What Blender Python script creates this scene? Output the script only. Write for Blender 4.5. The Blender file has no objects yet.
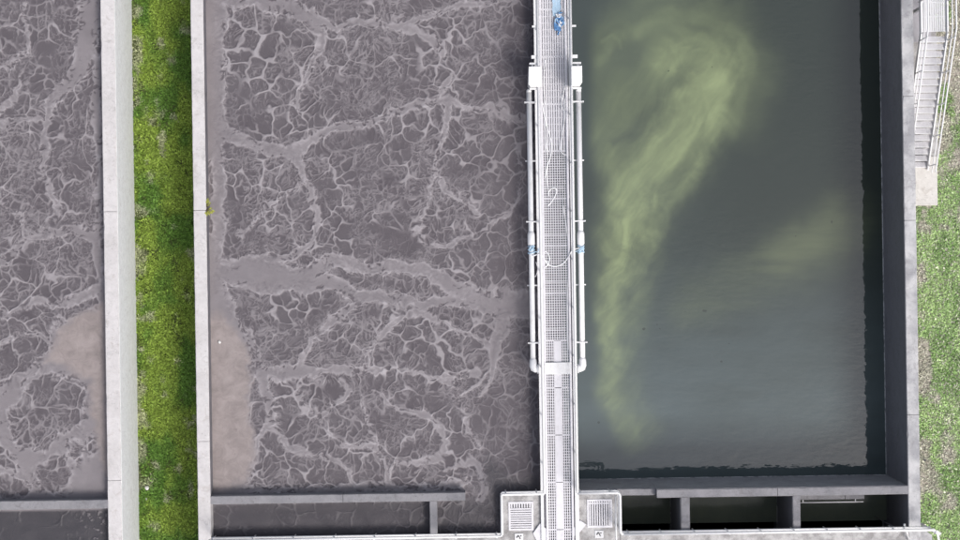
import bpy, math, random
import numpy as np

random.seed(7)
RNG = np.random.default_rng(11)
scn = bpy.context.scene
col = scn.collection
R = math.radians

# ------------------------------------------------------------------ camera
TOP = 3.05                 # top of the tank walls above the ground
HC = 60.0                  # camera above the wall tops
PPM = 27.0                 # photo pixels per metre at the wall tops
TH = R(-0.85)
cam_d = bpy.data.cameras.new('camera')
cam = bpy.data.objects.new('camera', cam_d)
col.objects.link(cam)
cam.location = (0, 0, TOP + HC)
cam.rotation_euler = (0, 0, TH)
cam_d.sensor_width = 36.0
cam_d.lens = 36.0 * PPM * HC / 960.0
cam_d.clip_start = 1.0
cam_d.clip_end = 3000
scn.camera = cam

# ------------------------------------------------------------------ sky, sun, exposure
SUN_EL, SUN_AZ = R(53), R(-46)       # azimuth counted from +x (east) towards +y
world = bpy.data.worlds.new('World')
scn.world = world
world.use_nodes = True
wn = world.node_tree.nodes
wl = world.node_tree.links
wn.clear()
sky = wn.new('ShaderNodeTexSky')
sky.sky_type = 'NISHITA'
sky.sun_disc = False
sky.sun_elevation = SUN_EL
sky.sun_rotation = R(90) - SUN_AZ
sky.air_density = 1.0
sky.dust_density = 4.0
sky.ozone_density = 1.0
hsv = wn.new('ShaderNodeHueSaturation')
hsv.inputs['Saturation'].default_value = 0.55      # a thin cloud layer greys the blue
bg = wn.new('ShaderNodeBackground')
bg.inputs['Strength'].default_value = 0.13
wo = wn.new('ShaderNodeOutputWorld')
wl.new(sky.outputs[0], hsv.inputs['Color'])
# the cloud layer: brighter overhead than at the horizon, as under an overcast sky (1 + 2 sin h) / 3
tcw = wn.new('ShaderNodeTexCoord')
sep = wn.new('ShaderNodeSeparateXYZ')
wl.new(tcw.outputs['Generated'], sep.inputs[0])
mr = wn.new('ShaderNodeMapRange')
mr.inputs['From Min'].default_value = 0.0
mr.inputs['From Max'].default_value = 1.0
mr.inputs['To Min'].default_value = 0.6
mr.inputs['To Max'].default_value = 1.9
wl.new(sep.outputs['Z'], mr.inputs['Value'])
vm = wn.new('ShaderNodeVectorMath')
vm.operation = 'SCALE'
wl.new(hsv.outputs[0], vm.inputs[0])
wl.new(mr.outputs[0], vm.inputs['Scale'])
wl.new(vm.outputs[0], bg.inputs['Color'])
wl.new(bg.outputs[0], wo.inputs['Surface'])

sun_d = bpy.data.lights.new('sun', 'SUN')
sun_d.energy = 2.3
sun_d.angle = R(18)
sun_d.color = (1.0, 0.965, 0.935)
sun = bpy.data.objects.new('sun', sun_d)
col.objects.link(sun)
sun.rotation_euler = (0, R(90) - SUN_EL, SUN_AZ)
sun.location = (25, -25, 50)

scn.view_settings.view_transform = 'Standard'
scn.view_settings.look = 'None'
scn.view_settings.gamma = 1.0
scn.view_settings.use_curve_mapping = False
scn.view_settings.exposure = -0.07

# ------------------------------------------------------------------ helpers
CR, SR = math.cos(TH), math.sin(TH)


def W(px, py, z=TOP):
    """photo pixel on the level z -> world point"""
    k = (TOP + HC - z) / HC / PPM
    dx, dy = (px - 480) * k, (270 - py) * k
    return (dx * CR - dy * SR, dx * SR + dy * CR, z)


def px_of(x, y, z):
    k = HC * PPM / (TOP + HC - z)
    return 480 + k * (x * CR + y * SR), 270 - k * (-x * SR + y * CR)


_tab = np.random.default_rng(5).random((256, 256))


def vnoise(x, y, seed=0):
    x = np.asarray(x, dtype=float) + seed * 17.31
    y = np.asarray(y, dtype=float) + seed * 9.77
    xi = np.floor(x).astype(int)
    yi = np.floor(y).astype(int)
    fx = x - xi
    fy = y - yi
    fx = fx * fx * fx * (fx * (fx * 6 - 15) + 10)
    fy = fy * fy * fy * (fy * (fy * 6 - 15) + 10)
    a = _tab[xi & 255, yi & 255]
    b = _tab[(xi + 1) & 255, yi & 255]
    c = _tab[xi & 255, (yi + 1) & 255]
    d = _tab[(xi + 1) & 255, (yi + 1) & 255]
    return (a * (1 - fx) + b * fx) * (1 - fy) + (c * (1 - fx) + d * fx) * fy


def fbm(x, y, seed=0, octv=4, gain=0.5):
    s = 0
    a = 1.0
    t = 0
    for o in range(octv):
        s = s + a * vnoise(x * 2 ** o, y * 2 ** o, seed + o * 3)
        t += a
        a *= gain
    return s / t


_j1 = np.random.default_rng(21).random((256, 256))
_j2 = np.random.default_rng(22).random((256, 256))


def voronoi(x, y, seed=0, jit=0.9):
    """distance to the nearest cell border, cell id"""
    x = x + seed * 13.7
    y = y + seed * 5.9
    xi = np.floor(x).astype(int)
    yi = np.floor(y).astype(int)
    best = np.full(x.shape, 9.0)
    bx = np.zeros_like(x)
    by = np.zeros_like(x)
    cid = np.zeros_like(x)
    pts = []
    for i in (-1, 0, 1):
        for j in (-1, 0, 1):
            gx, gy = (xi + i) & 255, (yi + j) & 255
            sx = xi + i + 0.5 + jit * (_j1[gx, gy] - 0.5)
            sy = yi + j + 0.5 + jit * (_j2[gx, gy] - 0.5)
            pts.append((sx, sy))
            d = (sx - x) ** 2 + (sy - y) ** 2
            m = d < best
            best = np.where(m, d, best)
            bx = np.where(m, sx, bx)
            by = np.where(m, sy, by)
            cid = np.where(m, _j1[gy, gx], cid)
    e = np.zeros(x.shape)
    kk = 0.032
    for sx, sy in pts:
        dx, dy = sx - bx, sy - by
        ln = np.sqrt(dx * dx + dy * dy)
        ok = ln > 1e-6
        dist = ((bx + sx) / 2 - x) * dx + ((by + sy) / 2 - y) * dy
        dist = np.where(ok, dist / np.maximum(ln, 1e-6), 9.0)
        e = e + np.exp(-np.minimum(dist, 2.0) / kk)
    return np.maximum(-kk * np.log(e + 1e-30), 0), cid


def sstep(a, b, x):
    t = np.clip((x - a) / (b - a), 0, 1)
    return t * t * (3 - 2 * t)


def poly_sdf(u, v, pts):
    """distance to polyline of (x, y, halfwidth): minus the half width"""
    d = np.full(u.shape, 1e6)
    for (x0, y0, w0), (x1, y1, w1) in zip(pts[:-1], pts[1:]):
        dx, dy = x1 - x0, y1 - y0
        l2 = dx * dx + dy * dy + 1e-9
        t = np.clip(((u - x0) * dx + (v - y0) * dy) / l2, 0, 1)
        q = np.hypot(u - x0 - t * dx, v - y0 - t * dy) - (w0 + t * (w1 - w0))
        d = np.minimum(d, q)
    return d


def area_sdf(u, v, pts):
    """signed distance to a polygon, negative inside"""
    d = np.full(u.shape, 1e6)
    ins = np.zeros(u.shape, bool)
    n = len(pts)
    for i in range(n):
        x0, y0 = pts[i]
        x1, y1 = pts[(i + 1) % n]
        dx, dy = x1 - x0, y1 - y0
        t = np.clip(((u - x0) * dx + (v - y0) * dy) / (dx * dx + dy * dy + 1e-9), 0, 1)
        d = np.minimum(d, np.hypot(u - x0 - t * dx, v - y0 - t * dy))
        c = ((y0 > v) != (y1 > v)) & (u < (x1 - x0) * (v - y0) / (y1 - y0 + 1e-12) + x0)
        ins ^= c
    return np.where(ins, -d, d)


class MB:
    """collects shapes, builds one mesh object"""

    def __init__(self):
        self.v, self.f = [], []

    def box(self, x0, x1, y0, y1, z0, z1):
        b = len(self.v)
        self.v += [(x0, y0, z0), (x1, y0, z0), (x1, y1, z0), (x0, y1, z0),
                   (x0, y0, z1), (x1, y0, z1), (x1, y1, z1), (x0, y1, z1)]
        self.f += [tuple(b + i for i in q) for q in
                   ((0, 3, 2, 1), (4, 5, 6, 7), (0, 1, 5, 4), (1, 2, 6, 5), (2, 3, 7, 6), (3, 0, 4, 7))]
        return self

    def cbox(self, x0, x1, y0, y1, z0, z1, c=0.01):
        """box with chamfered upper edges"""
        b = len(self.v)
        self.v += [(x0, y0, z0), (x1, y0, z0), (x1, y1, z0), (x0, y1, z0),
                   (x0, y0, z1 - c), (x1, y0, z1 - c), (x1, y1, z1 - c), (x0, y1, z1 - c),
                   (x0 + c, y0 + c, z1), (x1 - c, y0 + c, z1), (x1 - c, y1 - c, z1), (x0 + c, y1 - c, z1)]
        self.f += [tuple(b + i for i in q) for q in
                   ((0, 3, 2, 1), (8, 9, 10, 11), (0, 1, 5, 4), (1, 2, 6, 5), (2, 3, 7, 6), (3, 0, 4, 7),
                    (4, 5, 9, 8), (5, 6, 10, 9), (6, 7, 11, 10), (7, 4, 8, 11))]
        return self

    def prism(self, pts, z0, z1):
        b = len(self.v)
        n = len(pts)
        self.v += [(x, y, z0) for x, y in pts] + [(x, y, z1) for x, y in pts]
        self.f.append(tuple(b + n - 1 - i for i in range(n)))
        self.f.append(tuple(b + n + i for i in range(n)))
        for i in range(n):
            j = (i + 1) % n
            self.f.append((b + i, b + j, b + n + j, b + n + i))
        return self

    def bar(self, p, q, w, h):
        """rectangular bar from p to q"""
        p, q = np.array(p, float), np.array(q, float)
        t = (q - p) / np.linalg.norm(q - p)
        up = np.array((0, 0, 1.0)) if abs(t[2]) < 0.95 else np.array((0, 1.0, 0))
        s = np.cross(t, up)
        s /= np.linalg.norm(s)
        up = np.cross(s, t)
        b = len(self.v)
        for c in (p, q):
            for a1, a2 in ((-1, -1), (1, -1), (1, 1), (-1, 1)):
                self.v.append(tuple(c + s * a1 * w / 2 + up * a2 * h / 2))
        self.f += [tuple(b + i for i in k) for k in
                   ((3, 2, 1, 0), (4, 5, 6, 7), (0, 1, 5, 4), (1, 2, 6, 5), (2, 3, 7, 6), (3, 0, 4, 7))]
        return self

    def tube(self, pts, r, n=8, smooth_it=0):
        P = [np.array(p, float) for p in pts]
        for _ in range(smooth_it):
            Q = [P[0]]
            for a, c in zip(P[:-1], P[1:]):
                Q += [a * 0.75 + c * 0.25, a * 0.25 + c * 0.75]
            Q.append(P[-1])
            P = Q
        rr = r if hasattr(r, '__len__') else [r] * len(P)
        b = len(self.v)
        for i, p in enumerate(P):
            a = P[max(i - 1, 0)]
            c = P[min(i + 1, len(P) - 1)]
            t = c - a
            t = t / (np.linalg.norm(t) + 1e-12)
            up = np.array((0, 0, 1.0)) if abs(t[2]) < 0.9 else np.array((0, 1.0, 0))
            s = np.cross(t, up)
            s /= np.linalg.norm(s)
            w = np.cross(s, t)
            for k in range(n):
                an = 2 * math.pi * k / n
                self.v.append(tuple(p + rr[i] * (math.cos(an) * s + math.sin(an) * w)))
        for i in range(len(P) - 1):
            for k in range(n):
                k2 = (k + 1) % n
                self.f.append((b + i * n + k, b + i * n + k2, b + (i + 1) * n + k2, b + (i + 1) * n + k))
        self.f.append(tuple(b + k for k in range(n))[::-1])
        self.f.append(tuple(b + (len(P) - 1) * n + k for k in range(n)))
        return self

    def build(self, name, m, parent=None, smooth=False):
        me = bpy.data.meshes.new(name)
        me.from_pydata(self.v, [], self.f)
        me.materials.append(m)
        if smooth:
            me.shade_smooth()
        o = bpy.data.objects.new(name, me)
        col.objects.link(o)
        if parent is not None:
            o.parent = parent
            o.matrix_parent_inverse = parent.matrix_world.inverted()
        return o


def tag(o, label=None, cat=None, group=None, kind=None):
    if label:
        o['label'] = label
    if cat:
        o['category'] = cat
    if group:
        o['group'] = group
    if kind:
        o['kind'] = kind
    return o


def thing(name, label, cat, loc=(0, 0, 0), group=None):
    o = bpy.data.objects.new(name, None)
    col.objects.link(o)
    o.location = loc
    o.empty_display_size = 0.3
    o.matrix_world.translation = loc
    return tag(o, label, cat, group)


def put(name, me, m, parent, loc=(0, 0, 0)):
    """another object on a shared mesh, placed in world coordinates"""
    o = bpy.data.objects.new(name, me)
    col.objects.link(o)
    o.parent = parent
    o.matrix_parent_inverse = parent.matrix_world.inverted()
    o.location = loc
    return o


def grid_mesh(name, x0, x1, y0, y1, step, fn, m):
    """fn(X, Y) -> (height, colour attribute Nx4)"""
    nx = int(round((x1 - x0) / step)) + 1
    ny = int(round((y1 - y0) / step)) + 1
    X, Y = np.meshgrid(np.linspace(x0, x1, nx), np.linspace(y0, y1, ny))
    Z, C = fn(X, Y)
    me = bpy.data.meshes.new(name)
    n = nx * ny
    me.vertices.add(n)
    co = np.stack([X.ravel(), Y.ravel(), Z.ravel()], 1).astype(np.float32)
    me.vertices.foreach_set('co', co.ravel())
    idx = np.arange(n).reshape(ny, nx)
    q = np.stack([idx[:-1, :-1], idx[:-1, 1:], idx[1:, 1:], idx[1:, :-1]], -1).reshape(-1, 4)
    me.loops.add(q.size)
    me.loops.foreach_set('vertex_index', q.ravel().astype(np.int32))
    me.polygons.add(len(q))
    me.polygons.foreach_set('loop_start', (np.arange(len(q)) * 4).astype(np.int32))
    me.update(calc_edges=True)
    me.validate()
    a = me.attributes.new('mix', 'FLOAT_COLOR', 'POINT')
    a.data.foreach_set('color', C.reshape(-1, 4).astype(np.float32).ravel())
    me.shade_smooth()
    me.materials.append(m)
    o = bpy.data.objects.new(name, me)
    col.objects.link(o)
    return o


# ------------------------------------------------------------------ materials
class NT:
    def __init__(self, name):
        self.m = bpy.data.materials.new(name)
        self.m.use_nodes = True
        self.t = self.m.node_tree
        self.b = self.t.nodes['Principled BSDF']
        self.co = self.new('ShaderNodeTexCoord').outputs['Object']

    def new(self, k):
        return self.t.nodes.new(k)

    def ln(self, a, b):
        self.t.links.new(a, b)

    def pos(self):
        return self.new('ShaderNodeNewGeometry').outputs['Position']

    def noise(self, scale, detail=4, rough=0.55, co=None, dist=0.0):
        n = self.new('ShaderNodeTexNoise')
        n.inputs['Scale'].default_value = scale
        n.inputs['Detail'].default_value = detail
        n.inputs['Roughness'].default_value = rough
        n.inputs['Distortion'].default_value = dist
        self.ln(co if co is not None else self.pos(), n.inputs['Vector'])
        return n.outputs[0]

    def mapped(self, sc, co=None):
        n = self.new('ShaderNodeMapping')
        n.inputs['Scale'].default_value = sc
        self.ln(co if co is not None else self.pos(), n.inputs['Vector'])
        return n.outputs[0]

    def ramp(self, fac, stops):
        n = self.new('ShaderNodeValToRGB')
        e = n.color_ramp.elements
        while len(e) < len(stops):
            e.new(0.5)
        for s, (p, c) in zip(e, stops):
            s.position = p
            s.color = (*c, 1) if len(c) == 3 else c
        self.ln(fac, n.inputs[0])
        return n.outputs[0]

    def mix(self, fac, a, b, mode='MIX'):
        n = self.new('ShaderNodeMix')
        n.data_type = 'RGBA'
        n.blend_type = mode
        for s, i in ((fac, 0), (a, 6), (b, 7)):
            if isinstance(s, (int, float)):
                n.inputs[i].default_value = s
            elif isinstance(s, tuple):
                n.inputs[i].default_value = (*s, 1)
            else:
                self.ln(s, n.inputs[i])
        return n.outputs[2]

    def math(self, op, a, b=0.0, clamp=False):
        n = self.new('ShaderNodeMath')
        n.operation = op
        n.use_clamp = clamp
        for i, s in enumerate((a, b)):
            if isinstance(s, (int, float)):
                n.inputs[i].default_value = s
            else:
                self.ln(s, n.inputs[i])
        return n.outputs[0]

    def bump(self, h, dist=0.01, strength=1.0):
        n = self.new('ShaderNodeBump')
        n.inputs['Distance'].default_value = dist
        n.inputs['Strength'].default_value = strength
        self.ln(h, n.inputs['Height'])
        self.ln(n.outputs[0], self.b.inputs['Normal'])

    def attr(self, name='mix'):
        n = self.new('ShaderNodeAttribute')
        n.attribute_name = name
        s = self.new('ShaderNodeSeparateColor')
        self.ln(n.outputs['Color'], s.inputs[0])
        return n, s.outputs[0], s.outputs[1], s.outputs[2]

    def set(self, **k):
        for a, v in k.items():
            s = self.b.inputs[a.replace('_', ' ')]
            if isinstance(v, (int, float)):
                s.default_value = v
            elif isinstance(v, tuple):
                s.default_value = (*v, 1)
            else:
                self.ln(v, s)
        return self


BK, WH = (0, 0, 0), (1, 1, 1)


def concrete(name, base, dark, stain=0.5, lo=0.45, hi=0.7, seed=0.0, rough=0.85):
    t = NT(name)
    c0 = t.mapped((1, 1, 1))
    big = t.ramp(t.noise(0.9 + seed, 5, 0.65, c0), [(lo, BK), (hi, WH)])
    mid = t.noise(5.5 + seed, 5, 0.7)
    fine = t.noise(38, 3, 0.7)
    spk = t.ramp(t.noise(17 + seed, 2, 0.5), [(0.66, BK), (0.74, WH)])
    blot = t.ramp(t.noise(2.6 + seed, 6, 0.75, dist=0.8), [(0.55, BK), (0.66, WH)])
    crk = t.new('ShaderNodeTexVoronoi')
    crk.feature = 'DISTANCE_TO_EDGE'
    crk.inputs['Scale'].default_value = 0.55 + seed * 0.2
    wv = t.new('ShaderNodeVectorMath')
    wv.operation = 'ADD'
    nz = t.new('ShaderNodeTexNoise')
    nz.inputs['Scale'].default_value = 3.0
    t.ln(t.pos(), nz.inputs['Vector'])
    t.ln(t.pos(), wv.inputs[0])
    t.ln(nz.outputs['Color'], wv.inputs[1])
    t.ln(wv.outputs[0], crk.inputs['Vector'])
    crack = t.ramp(crk.outputs['Distance'], [(0.0, (0.30,) * 3), (0.010, BK)])
    c = t.mix(t.math('MULTIPLY', big, stain), base, dark)
    c = t.mix(t.ramp(mid, [(0.35, (0.34,) * 3), (0.65, (0.0,) * 3)]), c, tuple(x * 0.6 for x in base))
    c = t.mix(t.ramp(fine, [(0.3, (0.22,) * 3), (0.7, (0.0,) * 3)]), c, tuple(x * 0.55 for x in base))
    c = t.mix(t.math('MULTIPLY', blot, 0.48), c, tuple(x * y for x, y in zip(dark, (0.75, 0.70, 0.66))))
    c = t.mix(t.math('MULTIPLY', spk, 0.5), c, tuple(x * 0.4 for x in dark))
    c = t.mix(crack, c, tuple(x * 0.35 for x in dark))
    t.set(Base_Color=c, Roughness=rough)
    t.bump(t.math('ADD', t.math('MULTIPLY', mid, 0.5), t.math('MULTIPLY', fine, 0.5)), 0.012, 0.8)
    return t.m


M = {}
M['conc_white'] = concrete('pale_concrete', (0.58, 0.56, 0.56), (0.43, 0.41, 0.405), 0.6)
M['conc_grey'] = concrete('grey_concrete', (0.25, 0.245, 0.26), (0.15, 0.15, 0.165), 0.8, seed=0.3)
M['conc_mix'] = concrete('weathered_concrete', (0.52, 0.515, 0.52), (0.24, 0.24, 0.26), 0.85, 0.42, 0.62, seed=0.13)
M['conc_dark'] = concrete('damp_concrete', (0.17, 0.165, 0.185), (0.10, 0.10, 0.11), 0.8, seed=0.5, rough=0.6)
M['conc_slab'] = concrete('stained_slab_concrete', (0.50, 0.49, 0.485), (0.22, 0.21, 0.21), 0.9, 0.42, 0.6, seed=1.1)
M['pad'] = concrete('pad_concrete', (0.62, 0.60, 0.57), (0.45, 0.42, 0.39), 0.5, seed=0.7)


def metal(name, base, rough=0.45, metallic=0.0, wear=(0.45, 0.42, 0.40), amt=0.35, sc=9):
    t = NT(name)
    w = t.ramp(t.noise(sc, 5, 0.7), [(0.52, BK), (0.72, WH)])
    f = t.noise(60, 2)
    c = t.mix(t.math('MULTIPLY', w, amt), base, wear)
    c = t.mix(t.ramp(f, [(0.3, (0.15,) * 3), (0.7, (0.0,) * 3)]), c, tuple(x * 0.6 for x in base))
    t.set(Base_Color=c, Roughness=rough, Metallic=metallic)
    t.bump(f, 0.002, 0.5)
    return t.m


M['rail'] = metal('painted_rail', (0.67, 0.67, 0.68), 0.45, amt=0.5)
M['pipe'] = metal('white_plastic_pipe', (0.76, 0.76, 0.77), 0.35, wear=(0.55, 0.53, 0.50), sc=3, amt=0.5)
M['galv'] = metal('galvanised_steel', (0.62, 0.61, 0.64), 0.5, 0.1, wear=(0.42, 0.41, 0.42), amt=0.5, sc=5)
M['galv_dull'] = metal('dull_galvanised_steel', (0.36, 0.35, 0.38), 0.5, 0.1, wear=(0.30, 0.29, 0.30), amt=0.6, sc=4)
M['box'] = metal('white_enclosure', (0.76, 0.76, 0.755), 0.4, wear=(0.6, 0.58, 0.55), amt=0.3, sc=6)
M['hose'] = metal('white_hose', (0.85, 0.85, 0.86), 0.5, amt=0.3, sc=12)
M['strap'] = metal('pale_blue_webbing', (0.45, 0.62, 0.76), 0.8, wear=(0.75, 0.8, 0.84), amt=0.7, sc=25)
M['blue'] = metal('blue_rope', (0.10, 0.25, 0.50), 0.8, wear=(0.35, 0.5, 0.7), amt=0.7, sc=20)
M['blue_pale'] = metal('faded_blue_sheet', (0.42, 0.58, 0.72), 0.7, wear=(0.68, 0.72, 0.76), amt=0.9, sc=6)
M['rubber'] = metal('dark_rubber', (0.05, 0.05, 0.055), 0.7, wear=(0.12, 0.12, 0.12), sc=20)
M['stone'] = metal('white_stone', (0.65, 0.64, 0.62), 0.9, sc=30)


def foam_material():
    t = NT('foam_scum')
    a, foam, beige, wet = t.attr()
    n1 = t.noise(34, 3, 0.7)
    n2 = t.noise(1.1, 4, 0.6)
    f = t.math('ADD', foam, t.math('MULTIPLY', t.math('SUBTRACT', n1, 0.5), 0.16), True)
    c = t.ramp(f, [(0.0, (0.080, 0.070, 0.079)), (0.25, (0.112, 0.100, 0.110)), (0.62, (0.205, 0.188, 0.199)),
                   (1.0, (0.355, 0.333, 0.348))])
    c = t.mix(t.ramp(n2, [(0.35, (0.10,) * 3), (0.65, (0.0,) * 3)]), c, (0.20, 0.19, 0.20))
    bc = t.mix(t.ramp(t.noise(2.2, 6, 0.7, dist=0.6), [(0.32, BK), (0.68, WH)]), (0.198, 0.171, 0.167), (0.290, 0.253, 0.247))
    bc = t.mix(t.ramp(t.noise(9, 4, 0.7, dist=0.4), [(0.62, BK), (0.72, (0.5,) * 3)]), bc, (0.150, 0.132, 0.130))
    c = t.mix(beige, c, bc)
    c = t.mix(wet, c, (0.048, 0.046, 0.052))
    t.set(Base_Color=c, Roughness=t.math('SUBTRACT', 0.72, t.math('MULTIPLY', wet, 0.45)), Specular_IOR_Level=0.22)
    t.bump(t.math('ADD', n1, t.math('MULTIPLY', t.noise(12, 3), 0.7)), 0.012, 0.7)
    return t.m


def water_material():
    t = NT('tank_water')
    a, plume, olive, silt_sheen = t.attr()  # third channel holds silt haze plus painted sky reflection
    c = t.mix(silt_sheen, (0.018, 0.025, 0.018), (0.074, 0.098, 0.102))
    c = t.mix(plume, c, (0.34, 0.41, 0.20))
    c = t.mix(olive, c, (0.18, 0.21, 0.11))
    sp = t.ramp(t.noise(3.1, 1, 0.4), [(0.80, BK), (0.81, WH)])
    c = t.mix(t.math('MULTIPLY', sp, 0.6), c, (0.02, 0.025, 0.02))
    t.set(Base_Color=c, Roughness=0.03, IOR=1.62)
    w1 = t.noise(2.2, 2, 0.5)
    w2 = t.noise(1.0, 2, 0.5, t.mapped((2.2, 6.5, 1)))
    calm = t.ramp(t.noise(0.18, 2, 0.5), [(0.35, (0.35,) * 3), (0.65, (1.0,) * 3)])
    t.bump(t.math('MULTIPLY', t.math('ADD', w1, t.math('MULTIPLY', w2, 0.55)), calm), 0.012, 0.55)
    return t.m


def channel_material():
    t = NT('dark_channel_water')
    n = t.noise(2.0, 5, 0.6)
    c = t.mix(n, (0.13, 0.15, 0.125), (0.20, 0.225, 0.155))
    t.set(Base_Color=c, Roughness=0.12, IOR=1.4)
    t.bump(t.noise(4, 3), 0.01, 0.4)
    return t.m


def grass_ground(name, lush):
    t = NT(name)
    n = t.noise(1.6, 6, 0.65)
    f = t.noise(22, 4, 0.75)
    if lush:
        c = t.ramp(n, [(0.35, (0.06, 0.085, 0.022)), (0.6, (0.10, 0.125, 0.035)), (0.75, (0.20, 0.19, 0.11))])
    else:
        c = t.ramp(n, [(0.38, (0.10, 0.14, 0.045)), (0.52, (0.20, 0.20, 0.12)), (0.68, (0.36, 0.33, 0.27))])
    c = t.mix(t.ramp(f, [(0.3, (0.5,) * 3), (0.6, (0.0,) * 3)]), c, (0.05, 0.05, 0.025))
    t.set(Base_Color=c, Roughness=0.95)
    t.bump(f, 0.05, 1.0)
    return t.m


def blade_material(name):
    t = NT(name)
    a = t.new('ShaderNodeAttribute')
    a.attribute_name = 'tint'
    t.set(Base_Color=a.outputs['Color'], Roughness=0.6, Specular_IOR_Level=0.25)
    return t.m


M['foam'] = foam_material()
M['water'] = water_material()
M['channel'] = channel_material()
M['soil'] = grass_ground('grassy_soil', True)
M['blade'] = blade_material('grass_blades')

# ------------------------------------------------------------------ layout (metres)
XA0, XA1 = -13.915, -13.41          # west tank's wall
XB0, XB1 = -10.58, -10.11           # wall west of the foam tank
XE0, XE1 = 15.74, 16.185            # wall east of the clear tank
XD = 2.825                          # centre line of the bridge and the dividing wall
YS0, YS1 = -8.54, -8.23             # cross wall north of the channels
YK = -9.78                          # north edge of the walkway slab
YN, YSO = 13.2, -12.6
ZF = TOP - 0.55                     # foam level
ZW = -0.19                          # clear water level

# ---- ground: one sheet with openings for the tanks
g = MB()
xs = [-420, -21.5, -13.6, -10.4, 16.05, 420]
ys = [-420, YSO, YN + 0.2, 420]
for i in range(5):
    for j in range(3):
        if j == 1 and i in (1, 3):
            continue
        b = len(g.v)
        g.v += [(xs[i], ys[j], 0), (xs[i + 1], ys[j], 0), (xs[i + 1], ys[j + 1], 0), (xs[i], ys[j + 1], 0)]
        g.f.append((b, b + 1, b + 2, b + 3))
tag(g.build('ground', M['soil']), kind='structure')


# ------------------------------------------------------------------ foam surfaces
LANES = [
    # (x, y, half width) traced in the photograph
    [(215, -30, 8), (218, 60, 8), (216, 140, 8), (216, 200, 5), (218, 255, 6), (222, 300, 11), (232, 340, 18), (232, 420, 22), (228, 500, 20)],
    [(205, -6, 12), (240, 2, 6), (262, 4, 6), (290, 10, 8), (308, 20, 8), (318, 34, 6), (313, 58, 4), (303, 82, 3), (299, 98, 2.2), (300, 112, 1.5)],
    [(305, 14, 6), (335, 25, 4), (368, 24, 4), (400, 25, 5), (418, 32, 4.5), (434, 43, 3), (444, 58, 2.2), (449, 76, 2), (442, 92, 2.5), (432, 104, 3)],
    [(405, 24, 4), (440, 12, 3), (480, 4, 2.5), (520, -8, 3)],
    [(285, 12, 4), (296, -10, 3), (310, -40, 4)],
    [(212, 132, 8), (240, 141, 7), (266, 148, 6), (292, 154, 6.5), (312, 142, 5), (340, 128, 4), (370, 122, 4), (400, 113, 4), (428, 105, 4.5), (452, 100, 4), (480, 108, 3), (525, 118, 3)],
    [(292, 154, 6), (303, 172, 4), (311, 192, 2.8), (319, 207, 2.5), (320, 226, 3), (310, 241, 3.5), (292, 252, 5), (262, 262, 6), (225, 262, 5)],
    [(302, 184, 1.2), (284, 194, 1.4), (268, 205, 1.4), (255, 218, 1.6), (242, 232, 2)],
    [(450, 104, 3), (447, 124, 2.4), (441, 146, 2.4), (435, 172, 3), (446, 189, 2), (460, 199, 2), (478, 210, 1.8)],
    [(435, 174, 2.2), (430, 194, 1.3), (423, 214, 1.6), (416, 232, 3), (426, 244, 2), (450, 246, 2), (468, 236, 1.8), (488, 226, 1.6), (508, 212, 1.2), (521, 197, 1), (521, 166, 1), (513, 138, 1)],
    [(212, 268, 6), (240, 274, 14), (275, 280, 16), (305, 274, 11), (335, 263, 8), (368, 266, 7), (400, 268, 6), (432, 274, 6), (462, 288, 8), (492, 302, 13), (530, 304, 13)],
    [(300, 284, 9), (330, 284, 7), (360, 298, 6), (392, 300, 6), (424, 302, 5), (452, 298, 5), (480, 300, 8)],
    [(498, 306, 10), (505, 325, 9), (497, 345, 6), (494, 372, 4), (482, 398, 2)],
    [(302, 378, 3), (306, 358, 3.4), (314, 338, 3), (328, 324, 2.6), (350, 309, 3), (368, 302, 3)],
    [(362, 368, 3), (374, 350, 2.8), (386, 334, 2.6), (396, 318, 3), (420, 311, 2.6), (438, 318, 2), (456, 328, 1.8), (478, 332, 2.2), (492, 346, 3)],
    [(250, 330, 5), (256, 350, 6), (262, 374, 6), (290, 372, 7), (320, 374, 4), (346, 372, 4), (376, 370, 3), (404, 368, 3.2), (432, 374, 2.6), (452, 377, 2.2), (478, 368, 3)],
    [(262, 374, 5), (270, 398, 4.5), (274, 422, 4.5), (266, 432, 3), (256, 446, 2.2), (250, 470, 1.6)],
    [(268, 430, 3), (286, 442, 3.4), (304, 451, 3.6), (326, 455, 3.2), (344, 466, 2), (353, 490, 1.6)],
    [(296, 388, 1.6), (304, 402, 1.8), (320, 416, 2.2), (332, 410, 1.8), (346, 392, 1.8), (340, 380, 1.4)],
    [(320, 416, 1.6), (328, 432, 1.4), (344, 445, 1.8), (362, 446, 2.4), (376, 450, 2.6), (388, 466, 2.4), (390, 478, 2)],
    [(363, 398, 1.6), (370, 420, 1.6), (376, 448, 1.8)],
    [(372, 388, 1.6), (398, 408, 1.8), (424, 416, 2), (440, 430, 1.8), (450, 446, 1.8), (443, 460, 1.8), (410, 464, 1.5), (392, 462, 1.5)],
    [(438, 374, 2), (452, 386, 1.8), (463, 398, 2), (468, 414, 1.6), (471, 430, 1.4), (482, 444, 1.2)],
    [(463, 396, 1.4), (474, 384, 1.2), (486, 374, 1.2)],
    [(212, 490, 6), (260, 490, 5), (300, 491, 4), (345, 490, 4), (385, 486, 5), (430, 488, 4), (470, 478, 3)],
    [(430, 478, 2), (452, 466, 2), (474, 458, 3), (482, 480, 3), (478, 500, 3)],
]
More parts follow.
